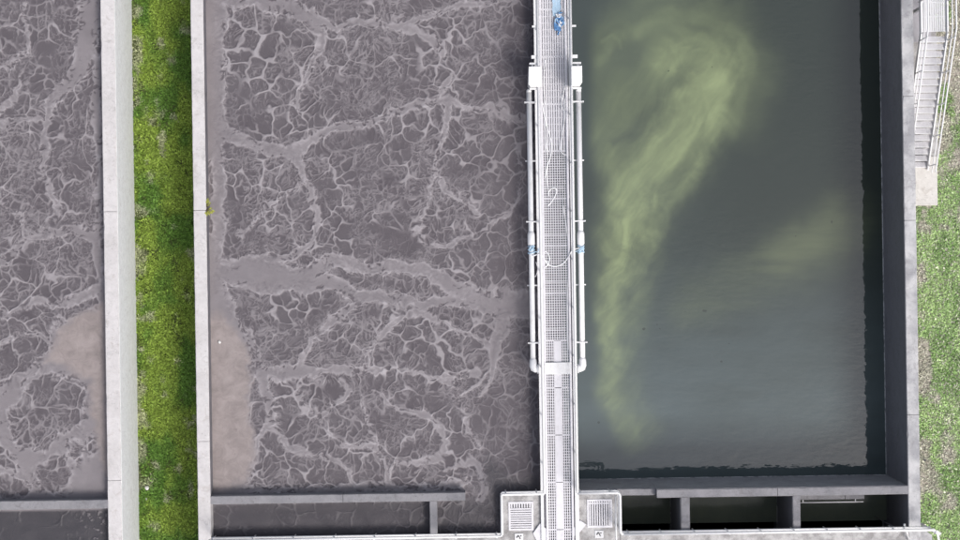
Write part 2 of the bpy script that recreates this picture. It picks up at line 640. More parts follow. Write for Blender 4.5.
# dark islands in the open lanes and the dull streaks
LANES_W = [
    # the tank to the west
    [(92, -30, 9), (90, 20, 12), (84, 60, 12), (66, 84, 9), (52, 98, 6), (44, 118, 4), (40, 150, 3), (44, 176, 2), (50, 190, 2), (56, 210, 4)],
    [(98, 60, 6), (99, 130, 4), (100, 200, 4), (100, 232, 7)],
    [(-20, 132, 3), (10, 122, 3), (34, 118, 3), (44, 118, 3)],
    [(-20, 70, 3), (12, 62, 2.5), (26, 48, 2), (22, 20, 2), (28, -10, 2)],
    [(22, 66, 1.5), (18, 90, 2), (4, 110, 2)],
    [(100, 232, 8), (74, 226, 7), (50, 232, 5), (30, 240, 4), (14, 254, 4), (-20, 268, 4)],
    [(30, 240, 3), (20, 218, 2), (0, 200, 2), (-20, 190, 2)],
    [(50, 212, 2), (40, 226, 3)],
    [(-20, 312, 4), (12, 316, 3), (40, 302, 4), (60, 302, 5), (96, 290, 5)],
    [(100, 240, 5), (101, 300, 4), (96, 330, 10), (90, 360, 14)],
    [(60, 312, 2), (54, 330, 4), (50, 352, 5), (38, 366, 5), (18, 380, 5), (-20, 402, 5)],
    [(-20, 350, 2), (10, 340, 1.5), (30, 334, 1.5), (52, 340, 2)],
]
W_SMOOTH = [(110, 290), (96, 302), (76, 310), (62, 322), (50, 342), (44, 364), (22, 384), (-40, 404), (-40, 520), (110, 520)]
W_ISLANDS = [
    [(26, 388), (40, 376), (52, 374), (62, 380), (70, 377), (80, 382), (86, 394), (84, 412), (78, 424), (72, 436), (60, 440), (50, 450), (36, 446), (18, 440), (12, 426), (3, 412), (16, 402)],
    [(40, 464), (52, 456), (66, 460), (72, 472), (66, 486), (54, 493), (42, 486), (37, 474)],
    [(70, 444), (78, 439), (83, 446), (82, 456), (76, 461), (70, 455)],
    [(84, 440), (92, 436), (97, 441), (95, 449), (87, 452)],
    [(-20, 446), (4, 448), (14, 460), (18, 470), (6, 470), (-20, 460)],
    [(-20, 480), (4, 476), (22, 478), (31, 484), (24, 494), (6, 498), (-20, 498)],
    [(-40, 404), (-12, 402), (-6, 420), (-30, 440), (-45, 430)],
]
BEIGE_MID = [(196, 318), (226, 312), (238, 328), (250, 350), (255, 374), (252, 400), (254, 420), (256, 444), (251, 470), (247, 484), (196, 498)]
BEIGE_W = [(112, 296), (92, 304), (72, 312), (58, 326), (47, 346), (42, 368), (60, 366), (72, 374), (86, 380), (92, 400), (94, 430), (100, 470), (112, 490)]


# centres of the plaques of scum, read off the photograph
CELLS = """231,36 249,18 248,41 261,19 267,48 238,61 240,73 231,83 244,90 234,103 246,116 261,83 260,70 284,85 267,101 266,119 283,55 293,40 297,57 289,24 290,67 272,71 294,118 282,122 312,67
320,11 331,14 349,12 366,10 354,36 331,53 308,96 318,115 320,87 331,84 334,96 334,108 349,91 360,112 344,120 359,72 366,50
372,10 395,13 406,14 422,5 439,22 386,43 382,54 403,37 410,49 407,65 385,72 365,82 382,99 404,96 424,43 430,58 430,77 425,94 441,79 365,113 450,58 460,53 490,14 472,26 494,29 489,81 501,73 507,87 463,89 485,99 450,103 516,31 514,48 480,41 439,120 415,125 391,125
226,166 229,154 243,187 254,174 272,178 289,175 254,192 220,178 222,199 231,216 234,233 265,195 284,207 277,216 270,209 299,204 308,216 282,235 303,231 252,216 258,238 315,154 317,168 344,139 344,161 361,158 354,173 327,180 337,202 354,197 335,223 349,231 349,214 364,216 366,183 330,235 325,211
370,134 394,125 415,132 403,151 384,163 370,156 391,170 374,173 419,161 430,134 432,149 449,139 449,166 456,132 485,142 480,158 504,149 466,175 487,185 500,168 514,187 513,158 384,195 401,195 416,190 416,204 403,211 427,207 442,195 432,226 447,219 447,235 466,209 463,226 490,204 502,223 475,226 514,221 391,221 374,235 391,240 367,219
282,247 291,274 331,255 299,262 342,250 250,329 266,322 277,327 284,317 294,312 283,329 290,300 270,336 277,341 300,334 299,298 331,292 315,300 315,315 332,305 344,299 333,318 344,315 340,331 323,328 315,346 344,346 359,353 325,360 356,317 354,336
377,266 413,257 396,302 410,302 432,301 374,315 386,318 364,341 374,355 382,356 396,324 415,319 412,334 396,346 430,331 439,327 420,346 415,360 435,360 444,312 463,315 471,305 456,339 473,343 451,355 480,358 504,341 514,346 475,286 461,254 495,264
258,392 262,418 288,404 306,392 320,401 335,392 347,382 270,445 272,466 275,483 296,423 284,416 301,437 315,430 339,425 352,411 356,433 335,445 318,440 303,464 313,473 296,483 337,478 354,461 366,476 361,447
365,377 377,383 389,384 401,387 415,381 444,389 461,382 406,399 435,406 382,413 366,418 384,435 396,440 408,428 425,442 439,447 412,447 367,435 382,459 456,418 461,445 444,418 367,464 367,492 410,469 408,483 430,476 444,464 463,471 490,413 509,411 478,430 514,459 495,384 516,384 475,483
516,112 508,120 521,66 524,88 470,70 520,240 500,246 480,248 518,268 398,282 430,284 450,282 350,268 440,262 520,430 500,436 492,470 516,360"""
CELLS = np.array([[float(q) for q in c.split(',')] for c in CELLS.split()])


def traced_cells(u, v, seeds):
    """distance to the border between the two nearest plaques (px), plaque id"""
    rng = np.random.default_rng(3)
    extra = []
    for gy in np.arange(-90, 560, 17):              # plaques where none was traced
        for gx in np.arange(200, 560, 18):
            p = (gx + rng.uniform(-7, 7), gy + rng.uniform(-7, 7))
            if np.min(np.hypot(seeds[:, 0] - p[0], seeds[:, 1] - p[1])) > 17:
                extra.append(p)
    S = np.concatenate([seeds, np.array(extra)])
    ids = rng.random(len(S))
    E = np.empty(u.shape)
    I = np.empty(u.shape)
    for r0 in range(0, u.shape[0], 60):
        for c0 in range(0, u.shape[1], 100):
            a, b = u[r0:r0 + 60, c0:c0 + 100], v[r0:r0 + 60, c0:c0 + 100]
            m = (S[:, 0] > a.min() - 45) & (S[:, 0] < a.max() + 45) & (S[:, 1] > b.min() - 45) & (S[:, 1] < b.max() + 45)
            T = S[m]
            if len(T) < 3:
                T, m = S, np.ones(len(S), bool)
            D = (a[..., None] - T[:, 0]) ** 2 + (b[..., None] - T[:, 1]) ** 2
            k = np.argpartition(D, 2, axis=-1)[..., :3]
            dd = np.take_along_axis(D, k, -1)
            o3 = np.argsort(dd, -1)
            k = np.take_along_axis(k, o3, -1)
            dd = np.take_along_axis(dd, o3, -1)
            def edge(q):
                sp = np.hypot(T[k[..., 0], 0] - T[k[..., q], 0], T[k[..., 0], 1] - T[k[..., q], 1])
                return (dd[..., q] - dd[..., 0]) / (2 * sp + 1e-6)
            e_a, e_b = edge(1), edge(2)
            E[r0:r0 + 60, c0:c0 + 100] = np.maximum(-1.1 * np.log(np.exp(-e_a / 1.1) + np.exp(-e_b / 1.1)), 0)
            I[r0:r0 + 60, c0:c0 + 100] = ids[m][k[..., 0]]
    return E, I


def foam_field(X, Y, west):
    u, v = px_of(X, Y, ZF)
    wu = u + 7 * (vnoise(u / 34, v / 34, 1) - 0.5) + 5 * (vnoise(u / 11, v / 11, 2) - 0.5) + 2.2 * (vnoise(u / 4, v / 4, 3) - 0.5)
    wv = v + 7 * (vnoise(u / 34, v / 34, 4) - 0.5) + 5 * (vnoise(u / 11, v / 11, 5) - 0.5) + 2.2 * (vnoise(u / 4, v / 4, 6) - 0.5)
    d = np.full(u.shape, 1e6)
    for ln in (LANES_W if west else LANES):
        ln = [(x_, y_, (w_ * 0.92 if w_ < 7 else w_ - 0.6) + 0.1) for x_, y_, w_ in ln]
        d = np.minimum(d, poly_sdf(wu, wv, ln))
    if not west:
        d = np.minimum(d, u - 221 - 5 * (vnoise(u / 30, v / 22, 30) - 0.5) + 14 * sstep(150, 165, v) * sstep(245, 225, v))
    # lanes beyond the frame
    big, _ = voronoi(wu / 88, wv / 88, 3)
    dbig = big * 88 - 2.2
    out = sstep(8, -30, v) if not west else np.maximum(sstep(8, -30, v), sstep(6, -30, u))
    d = np.minimum(d, dbig + (1 - out) * 60)
    if west:
        s = area_sdf(wu, wv, W_SMOOTH)
        for isl in W_ISLANDS:
            s = np.maximum(s, -area_sdf(wu, wv, isl))
        d = np.minimum(d, s)
    # ragged islets in wide lanes: dark flecks
    rag = 5.5 * (fbm(u / 15, v / 15, 33, 3) - 0.5) + 4.5 * (fbm(wu / 4.0, wv / 3.4, 34, 2) - 0.5) * sstep(0.25, 0.6, vnoise(u / 24, v / 24, 39))
    d = d + rag * sstep(-14, -1, d)
    lane = sstep(1.1, -1.1, d)
    spk_n = fbm(wu / 3.4, wv / 2.6, 31, 3)
    fleck = sstep(216, 224, u) ** (0 if west else 1) * sstep(0.66, 0.74, spk_n + 0.10 * sstep(-7, -1, d)) * sstep(-11, -3, d) * sstep(0.35, 0.6, vnoise(u / 17, v / 17, 32))
    # cells inside the islands
    su = wu + 4 * (vnoise(u / 18, v / 18, 7) - 0.5) * 2
    sv = wv + 4 * (vnoise(u / 18, v / 18, 8) - 0.5) * 2
    e1, c1 = voronoi(su / 25, sv / 27, 1)
    e1 = e1 * 26
    if not west:
        e1, c1 = traced_cells(wu + 6 * (vnoise(u / 9, v / 9, 57) - 0.5), wv + 6 * (vnoise(u / 9, v / 9, 58) - 0.5), CELLS)
    e2, c2 = voronoi(su / 11 + 3 * c1, sv / 12.5, 2)
    e2 = e2 * 11.5
    e3, _ = voronoi(su / 5.2, sv / 5.2, 5)
    e3 = e3 * 5.2
    m1 = sstep(0.25, 0.6, 0.55 * vnoise(u / 30, v / 30, 9) + 0.45 * vnoise(u / 11, v / 11, 59))
    m2 = sstep(0.20, 0.55, vnoise(u / 22, v / 22, 10) + 0.35 * (c1 - 0.5))
    m3 = sstep(0.46, 0.68, vnoise(u / 20, v / 20, 12) + 0.3 * (c2 - 0.5))
    w1 = 0.35 + 1.1 * vnoise(u / 16, v / 16, 14) ** 2
    if not west:
        w1 = w1 + 0.8 * np.exp(-(((u - 255) / 38) ** 2 + ((v - 70) / 50) ** 2))
    l1 = sstep(w1 + 0.75, np.maximum(w1 - 0.55, 0.05), e1) * (0.22 + 0.78 * m1)
    brk = sstep(0.25, 0.5, vnoise(u / 5, v / 5, 15))
    l2 = sstep(1.15 + 0.5 * vnoise(u / 7, v / 7, 47), 0.2, e2) * m2 * (0.45 + 0.55 * brk)
    l3 = sstep(1.1, 0.2, e3) * m3 * 0.8 * brk
    # wrinkles that follow each other (contour lines of a slow noise)
    q = fbm(su / 30, sv / 30, 40, 3) * 13
    wr = np.exp(-(((q - np.floor(q)) - 0.5) / 0.10) ** 2)
    wr = wr * sstep(0.50, 0.68, vnoise(u / 26, v / 26, 17)) * sstep(0.3, 0.6, vnoise(u / 6, v / 6, 18)) * 0.55
    # thin filaments, denser at the margins of the lanes
    gz = np.clip(np.exp(-(np.maximum(d, 0) / 6.0) ** 2) * sstep(0.34, 0.58, vnoise(u / 20, v / 20, 20))
                 + 0.8 * sstep(0.62, 0.76, vnoise(u / 34, v / 34, 21)), 0, 1)
    n1 = fbm(su / 5.5, sv / 4.4, 22, 2)
    n2 = fbm(su / 4.2, sv / 6.0, 45, 2)
    gr = np.maximum(np.exp(-((n1 - 0.5) / 0.055) ** 2), 0.8 * np.exp(-((n2 - 0.5) / 0.05) ** 2))
    faint = 0.28 * np.exp(-((n2 - 0.47) / 0.04) ** 2) * sstep(0.35, 0.6, vnoise(u / 13, v / 13, 46))
    body = 0.08 + 0.14 * (fbm(u / 16, v / 16, 24, 4) - 0.5) + 0.08 * (c2 - 0.5)
    amp = np.ones_like(u)
    if not west:
        amp = 1 - 0.30 * sstep(450, 510, u)
    f = body + amp * np.maximum.reduce([0.70 * l1, (0.52 if west else 0.48) * l2, 0.40 * l3, 0.50 * wr, 0.60 * gr * gz, 1.35 * faint])
    rim = np.exp(-((d - 0.2) / 0.9) ** 2) * 0.26 * (0.4 + 0.6 * vnoise(u / 9, v / 9, 26))
    lv = 0.55 + 0.22 * (fbm(u / 24, v / 24, 27, 4) - 0.5) + 0.42 * (fbm(wu / 2.8, wv / 2.3, 28, 3) - 0.5) * sstep(-14, -1, d) * sstep(0.25, 0.6, vnoise(u / 21, v / 21, 38)) + 0.06 * (fbm(u / 5, v / 3, 29, 3) - 0.5) - 0.40 * fleck
    narrow = sstep(-4.5, -0.5, d)
    lv = lv + 0.14 * narrow * (1 - fleck)
    lv = lv * (0.82 + 0.18 * amp) - 0.06 * (1 - amp)
    f = np.where(lane > 0, f * (1 - lane) + lv * lane, f) + rim * amp
    # beige scum
    bs = area_sdf(wu, wv, BEIGE_W if west else BEIGE_MID)
    beige = sstep(3.0, -8.0, bs + 7 * (fbm(u / 7, v / 7, 37, 3) - 0.5))
    f = f * (1 - beige) + beige * (0.50 + 0.2 * fbm(u / 8, v / 8, 35, 3))
    film = beige.copy()
    if not west:
        edge = sstep(226, 206, u + 6 * (vnoise(u / 20, v / 20, 36) - 0.5)) * sstep(320, 250, v)
        film = np.maximum(film, 0.22 * edge)
    # open dark liquid
    wet = np.zeros_like(u)
    if not west:
        o = area_sdf(wu, wv, [(486, 466), (492, 450), (500, 470), (520, 478), (560, 470), (560, 520), (482, 520)])
        wet = np.maximum(wet, 0.55 * sstep(4, -6, o))
        o = area_sdf(wu, wv, [(436, 500), (486, 500), (486, 560), (436, 560)])
        wet = np.maximum(wet, 0.55 * sstep(6, -6, o))
        chan = sstep(499, 503, v + (u - 480) * 0.0148) * sstep(436, 432, u)
    else:
        chan = sstep(503, 506, v + (u - 480) * 0.0148)
    spot = sstep(0.60, 0.70, fbm(u / 3.0, v / 3.0, 50, 3)) * (sstep(60, 100, u) if west else 0.25 * sstep(0.4, 0.7, vnoise(u / 30, v / 8, 51)))
    f = f * (1 - chan) + chan * (0.12 + 0.55 * spot + 0.35 * np.exp(-(e1 / 0.8) ** 2) * m3)
    wet = np.maximum(wet, chan * ((0.92 if west else 0.55) - 0.45 * spot + 0.25 * (fbm(u / 18, v / 6, 52, 3) - 0.5)))
    f = np.clip(f, 0, 1)
    Z = ZF + 0.045 * f - 0.02 + 0.02 * (vnoise(u / 12, v / 12, 55) - 0.5)
    C = np.stack([f, np.clip(film, 0, 1), np.clip(wet, 0, 1), np.ones_like(f)], -1)
    return Z, C


o = grid_mesh('foam_covered_water', XB1 - 0.05, XD, -9.95, YN, 0.0225, lambda X, Y: foam_field(X, Y, False), M['foam'])
tag(o, kind='structure')
o = grid_mesh('foam_covered_water', -21.1, XA0 + 0.05, -11.5, YN, 0.026, lambda X, Y: foam_field(X, Y, True), M['foam'])
tag(o, kind='structure')


# ------------------------------------------------------------------ clear water with its green plume
def water_field(X, Y):
    u, v = px_of(X, Y, ZW)
    wu = u + 24 * (fbm(u / 70, v / 70, 60, 3) - 0.5) + 12 * (fbm(u / 22, v / 30, 61, 3) - 0.5)
    wv = v + 24 * (fbm(u / 70, v / 70, 64, 3) - 0.5) + 12 * (fbm(u / 22, v / 30, 65, 3) - 0.5)

    def stroke(pts, soft):
        return np.exp(-np.maximum(poly_sdf(wu, wv, pts), 0) ** 2 / (soft * soft))
    core = stroke([(716, 84, 5), (700, 112, 9), (672, 142, 9), (642, 172, 8), (620, 196, 5)], 13)
    core2 = stroke([(724, 112, 3), (704, 148, 3), (680, 184, 3), (656, 214, 2), (644, 238, 1)], 9)
    lobe = stroke([(686, 74, 4), (678, 58, 6), (664, 60, 4)], 15)
    glow = stroke([(712, 70, 12), (690, 110, 22), (650, 165, 26), (622, 220, 14), (608, 270, 6)], 22)
    sweep = stroke([(664, 76, 8), (630, 100, 8), (606, 130, 6), (596, 160, 4)], 16)
    tail = stroke([(618, 216, 5), (606, 262, 5), (603, 300, 4), (606, 345, 3), (614, 385, 4), (624, 415, 3), (635, 444, 3)], 9)
    haze_t = stroke([(640, 220, 10), (622, 280, 10), (620, 340, 8), (628, 400, 6), (644, 430, 3)], 15)
    ring = stroke([(590, 62, 2), (612, 42, 2), (640, 30, 2), (676, 18, 3), (712, 20, 3), (738, 40, 3), (748, 72, 3), (746, 108, 2), (736, 130, 1)], 6)
    ring2 = stroke([(640, 34, 2), (672, 30, 2), (700, 42, 2), (712, 60, 1)], 5)
    curl = stroke([(596, 44, .6), (608, 41, .6), (615, 46, .6), (617, 54, .6)], 1.6)
    veil = stroke([(590, 110, 20), (600, 60, 24), (650, 30, 22), (710, 30, 20), (740, 70, 14), (745, 110, 8)], 22)
    along = (wu - 600) * 0.55 + (wv - 300) * -0.83
    across = (wu - 600) * 0.83 + (wv - 300) * 0.55
    strk = 0.35 + 1.3 * fbm(along / 70, across / 9, 66, 5, 0.6)
    wisp = 0.4 + 1.2 * fbm(u / 16 + 2 * fbm(u / 30, v / 30, 77, 2), v / 16 + 2 * fbm(u / 30, v / 30, 78, 2), 79, 5, 0.62)
    p = 0.17 * glow * strk * wisp + 0.30 * core * (0.65 + 0.35 * strk) + 0.17 * core2 * wisp + 0.20 * lobe * wisp + 0.13 * sweep * strk \
        + 0.17 * tail * (0.35 + 0.8 * strk * wisp) + 0.13 * haze_t * strk * wisp + 0.08 * ring * wisp + 0.06 * ring2 + 0.05 * curl \
        + 0.14 * veil * (0.40 + 0.9 * fbm(wu / 40, wv / 22, 71, 5, 0.6))
    p *= 1 - 0.35 * stroke([(706, 122, 1), (690, 156, 2), (668, 192, 2), (652, 224, 2)], 6)
    p *= 1 - 0.40 * stroke([(690, 78, 1), (676, 82, 2), (640, 112, 2), (616, 142, 2)], 6)
    p *= 0.90 * sstep(583, 600, u)
    ol = stroke([(834, 228, 3), (812, 246, 5), (792, 260, 3)], 24)
    ol2 = stroke([(850, 222, 8), (808, 252, 8), (768, 276, 5), (728, 292, 3), (690, 306, 2)], 22)
    ht = 0.3 + 1.4 * fbm(u / 46, v / 7, 81, 4, 0.6)
    oliv = 0.20 * ol * (0.7 + 0.3 * ht) + 0.13 * ol2 * ht
    silt_sheen = 0.07 + 0.74 * sstep(210, 440, v + 0.10 * (u - 720)) * (0.65 + 0.5 * fbm(u / 60, v / 16, 68, 4)) \
        + 0.25 * sstep(760, 600, u) * (0.4 + 0.9 * fbm(u / 50, v / 50, 69, 3))  # left term is silt; the paling southwards is sky reflection painted in
    Z = np.full_like(u, ZW)
    return Z, np.stack([np.clip(p, 0, 1), np.clip(oliv, 0, 1), np.clip(silt_sheen, 0, 1), np.ones_like(u)], -1)


o = grid_mesh('water', XD, XE0 + 0.05, YS1 - 0.12, YN, 0.06, water_field, M['water'])
tag(o, kind='structure')
o = MB()
o.v = [(2.9, -10.0, ZW), (XE0 + 0.05, -10.0, ZW), (XE0 + 0.05, YS0 + 0.1, ZW), (2.9, YS0 + 0.1, ZW)]
o.f = [(0, 1, 2, 3)]
tag(o.build('channel_water', M['channel']), kind='structure')


# ------------------------------------------------------------------ concrete walls
def wall_segment(parent, x0, x1, y0, y1, z0, z1, m, axis='y', seed=0, step=0.18):
    """a cast length of wall with worn, slightly uneven arrises"""
    rnd = random.Random(seed)
    L0, L1 = (y0, y1) if axis == 'y' else (x0, x1)
    A0, A1 = (x0, x1) if axis == 'y' else (y0, y1)
    n = max(2, int((L1 - L0) / step))
    mb = MB()
    for i in range(n + 1):
        l = L0 + (L1 - L0) * i / n
        c0, c1 = 0.014 + 0.012 * rnd.random(), 0.014 + 0.012 * rnd.random()
        if rnd.random() < 0.05:
            c0 += 0.03 * rnd.random()
        if rnd.random() < 0.05:
            c1 += 0.03 * rnd.random()
        j = 0.005 * (rnd.random() - 0.5)
        prof = [(A0, z0), (A1, z0), (A1 + j, z1 - c1), (A1 - c1 + j, z1), (A0 + c0 + j, z1 + 0.002 * rnd.random()), (A0 + j, z1 - c0)]
        for a, z in prof:
            mb.v.append((a, l, z) if axis == 'y' else (l, a, z))
    for i in range(n):
        for k in range(6):
            k2 = (k + 1) % 6
            q = (i * 6 + k, i * 6 + k2, (i + 1) * 6 + k2, (i + 1) * 6 + k)
            mb.f.append(q if axis == 'x' else q[::-1])
    e0 = tuple(range(6))
    e1 = tuple(n * 6 + k for k in range(6))
    mb.f.append(e0 if axis == 'y' else e0[::-1])
    mb.f.append(e1[::-1] if axis == 'y' else e1)
    return mb.build('wall_segment', m, parent)


WALLS = []


def wall(label, x0, x1, y0, y1, z0, z1, mats, cuts, axis='y', seed=0):
    t = thing('concrete_wall', label, 'wall', ((x0 + x1) / 2, (y0 + y1) / 2, z0))
    WALLS.append(t)
    L = [y0 if axis == 'y' else x0] + cuts + [y1 if axis == 'y' else x1]
    for i, (a, b) in enumerate(zip(L[:-1], L[1:])):
        g = 0.008
        a2 = a + (g if i else 0)
        b2 = b - (g if i < len(L) - 2 else 0)
        m = mats[i % len(mats)]
        if axis == 'y':
            wall_segment(t, x0, x1, a2, b2, z0, z1, m, axis, seed + i)
        else:
            wall_segment(t, a2, b2, y0, y1, z0, z1, m, axis, seed + i)
    return t


cw, cg, cm, cd = M['conc_white'], M['conc_grey'], M['conc_mix'], M['conc_dark']
wall('tall white concrete wall at left of the grass strip, its sunlit side showing', XA0, XA1, YSO, YN + 0.3, -1.0, TOP, [cw], [-7.6, 2.36], 'y', 1)
wall('narrow white concrete wall between the grass strip and the foam tank', XB0, XB1, YSO, YN + 0.3, -1.0, TOP, [cw], [-6.2, 2.36], 'y', 5)
wall('weathered concrete wall along the right edge of the green water tank', XE0, XE1, YSO, YN + 0.3, -1.0, TOP, [cm], [-5.6, 1.6, 6.2], 'y', 9)
wall('hidden dividing concrete wall under the footbridge', XD - 0.22, XD + 0.22, YS1 + 0.003, YN, -1.0, 2.70, [cd], [], 'y', 13)
wall('grey concrete cross wall below the foam tank, ending in a T', XB1, -0.67, YS0, YS1, 0.5, TOP - 0.01, [cg], [-5.2], 'x', 15)
wall('stub wall branching down from the foam tank cross wall', -2.0, -1.72, -10.6, YS0 - 0.003, 0.5, TOP - 0.015, [cg], [], 'y', 17)
wall('grey cross wall at the bottom left corner of the foam tank by the left edge', -21.0, XA0, YS0 - 0.09, YS1 - 0.07, 0.5, TOP - 0.02, [cg], [], 'x', 18)
wall('long grey cross wall between the green water and the dark compartments', 6.43, XE0, YS0, YS1, -1.0, TOP - 0.01, [cg], [10.9], 'x', 19)
wall('lowered length of cross wall beside the grated platform', XD - 0.22, 6.425, YS0 + 0.06, YS1 - 0.004, -1.0, 2.72, [cg], [], 'x', 21)
wall('partition wall between the left and middle dark compartments', 7.31, 7.64, -10.6, YS0 - 0.003, -1.0, TOP - 0.015, [cg], [], 'y', 23)
wall('partition wall between the middle and right dark compartments', 11.46, 11.74, -10.6, YS0 - 0.003, -1.0, TOP - 0.015, [cg], [], 'y', 25)
wall('north end wall of the tanks', XB1, XE0, YN, YN + 0.3, -1.0, TOP - 0.02, [cw], [], 'x', 27)
wall('north end wall of the tank at far left', -21.0, XA0, YN, YN + 0.3, -1.0, TOP - 0.02, [cw], [], 'x', 28)
wall('west wall of the tank at far left', -21.4, -21.0, YSO, YN + 0.3, -1.0, TOP, [cw], [], 'y', 29)
wall('south end wall of the tank at far left', -21.0, XA0, YSO, YSO + 0.4, -1.0, TOP - 0.02, [cw], [], 'x', 30)

shade_m = concrete('shade_algae_tone', (0.215, 0.212, 0.235), (0.16, 0.16, 0.17), 0.7, seed=0.9, rough=0.55)  # shade and algae on the inner faces, painted as a darker tone
lime_m = concrete('lime_waterline', (0.72, 0.72, 0.72), (0.16, 0.16, 0.17), 1.0, 0.47, 0.58, seed=3.1)
skylit_m = concrete('skylit_face_tone', (0.38, 0.375, 0.395), (0.26, 0.26, 0.275), 0.8, seed=0.4)  # paler version: brighter light on the north-facing faces put into the colour


def face_sheet(parent, x0, x1, y0, y1, z0=-0.6, z1=TOP - 0.045, lime=None, m=None):
    MB().box(x0, x1, y0, y1, z0, z1).build('face_tone_sheet', m or shade_m, parent)  # thin sheet added to carry the face's painted tone
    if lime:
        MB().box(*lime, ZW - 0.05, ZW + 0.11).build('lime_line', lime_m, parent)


face_sheet(WALLS[2], XE0 - 0.012, XE0 - 0.002, YS1 + 0.02, YN - 0.02, lime=(XE0 - 0.02, XE0 - 0.013, YS1 + 0.03, YN - 0.03))
face_sheet(WALLS[2], XE0 - 0.012, XE0 - 0.002, -10.6, YS0 - 0.02)
face_sheet(WALLS[7], 6.43, XE0 - 0.03, YS1 + 0.002, YS1 + 0.012, lime=(6.43, XE0 - 0.03, YS1 + 0.013, YS1 + 0.02), m=skylit_m)
face_sheet(WALLS[8], XD + 0.25, 6.425, YS1 - 0.002, YS1 + 0.008, z1=2.66, lime=(XD + 0.25, 6.425, YS1 + 0.009, YS1 + 0.016), m=skylit_m)
face_sheet(WALLS[1], XB1 + 0.002, XB1 + 0.012, YS1 + 0.02, YN - 0.02, z0=1.5, m=cd)
sunlit_m = concrete('sunlit_face_tone', (0.86, 0.87, 0.885), (0.70, 0.70, 0.72), 0.5, seed=2.3)  # sunlight on the east face painted in as a paler tone
MB().box(XA1 + 0.002, XA1 + 0.014, YSO, YN, -0.3, TOP - 0.05).build('sunlit_face_tone', sunlit_m, WALLS[0])
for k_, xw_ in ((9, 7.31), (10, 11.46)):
    face_sheet(WALLS[k_], xw_ - 0.012, xw_ - 0.004, -10.5, YS0 - 0.02, lime=(xw_ - 0.02, xw_ - 0.013, -10.4, YS0 - 0.03))

# divider below the platform, closing the channel
wall('dark concrete pier below the grated platform', XD - 0.2, XD + 0.2, -10.6, YS0 + 0.055, -1.0, 2.70, [cd], [], 'y', 31)


# ------------------------------------------------------------------ railings
def rail_run(parent, pts, z0, h, posts, r=0.034, knees=(0.5,), lean=None, name='handrail', rp=0.026):
    """top rail, knee rails, posts at given points"""
    mb = MB()
    mb.tube([(x, y, z0 + h) for x, y in pts], r, 10)
    mb.build(name, M['rail'], parent, True)
    for k in knees:
        MB().tube([(x, y, z0 + h * k) for x, y in pts], r * 0.75, 8).build('knee_rail', M['rail'], parent, True)
    for (x, y) in posts:
        p = MB()
        p.tube([(x, y, z0 - 0.12), (x, y, z0 + h)], rp, 8)
        p.tube([(x, y, z0 + h - 0.05), (x, y, z0 + h + 0.012)], rp * 1.7, 8)
        p.build('post', M['rail'], parent, True)


def lin(a, b, n):
    return [a + (b - a) * i / (n - 1) for i in range(n)]


# ------------------------------------------------------------------ footbridge
ZB = TOP + 0.06                    # deck level
XL, XR = XD - 0.60, XD + 0.60      # rails
BY0, BY1 = -11.3, YN - 0.1
bridge = thing('footbridge', 'long white metal footbridge with mesh deck running between the two tanks', 'footbridge', (XD, 0, 2.70))
for s in (-1, 1):
    mb = MB()
    x = XD + s * 0.63
    mb.box(x - 0.035, x + 0.035, BY0, BY1, 2.76, ZB + 0.09)
    mb.box(x - 0.075, x + 0.035 if s < 0 else x + 0.075, BY0, BY1, ZB + 0.092, ZB + 0.102)
    mb.build('side_beam', M['rail'], bridge)
    mb = MB()
    xi = XD + s * 0.475
    mb.box(xi - 0.035, xi + 0.035, BY0, BY1, ZB + 0.002, ZB + 0.075)
    mb.build('kerb_angle', M['galv'], bridge)
    mb = MB()
    xi = XD + s * 0.545
    mb.box(xi - 0.033, xi + 0.033, BY0, BY1, ZB - 0.10, ZB - 0.06)
    mb.build('cable_tray', M['galv_dull'], bridge)
me = None
for y in np.arange(BY0 + 0.3, BY1, 1.75):
    if me is None:
        ob = MB().box(-0.59, 0.59, -0.05, 0.05, -0.06, 0.06).build('cross_beam', M['galv_dull'], bridge)
        me = ob.data
        ob.matrix_parent_inverse.identity()
        ob.location = (0, y, 0.062)
    else:
        put('cross_beam', me, None, bridge, (XD, y, 2.762))


def grate_mesh(name, w, L, nl, pitch, bl, bc, m, frame=0.03, th=0.035):
    """bar grating centred on the origin, w wide, L long"""
    mb = MB()
    mb.box(-w / 2, -w / 2 + frame, -L / 2, L / 2, -th, 0.004)
    mb.box(w / 2 - frame, w / 2, -L / 2, L / 2, -th, 0.004)
    mb.box(-w / 2 + frame, w / 2 - frame, -L / 2, -L / 2 + frame, -th, 0.003)
    mb.box(-w / 2 + frame, w / 2 - frame, L / 2 - frame, L / 2, -th, 0.003)
    for i in range(nl):
        x = -w / 2 + w * (i + 1) / (nl + 1)
        mb.box(x - bl / 2, x + bl / 2, -L / 2 + frame, L / 2 - frame, -th, 0)
    n = int(L / pitch)
    for j in range(1, n):
        y = -L / 2 + L * j / n
        mb.box(-w / 2 + frame, w / 2 - frame, y - bc / 2, y + bc / 2, -th * 0.7, -0.004)
    me = bpy.data.meshes.new(name)
    me.from_pydata(mb.v, [], mb.f)
    me.materials.append(m)
    return me


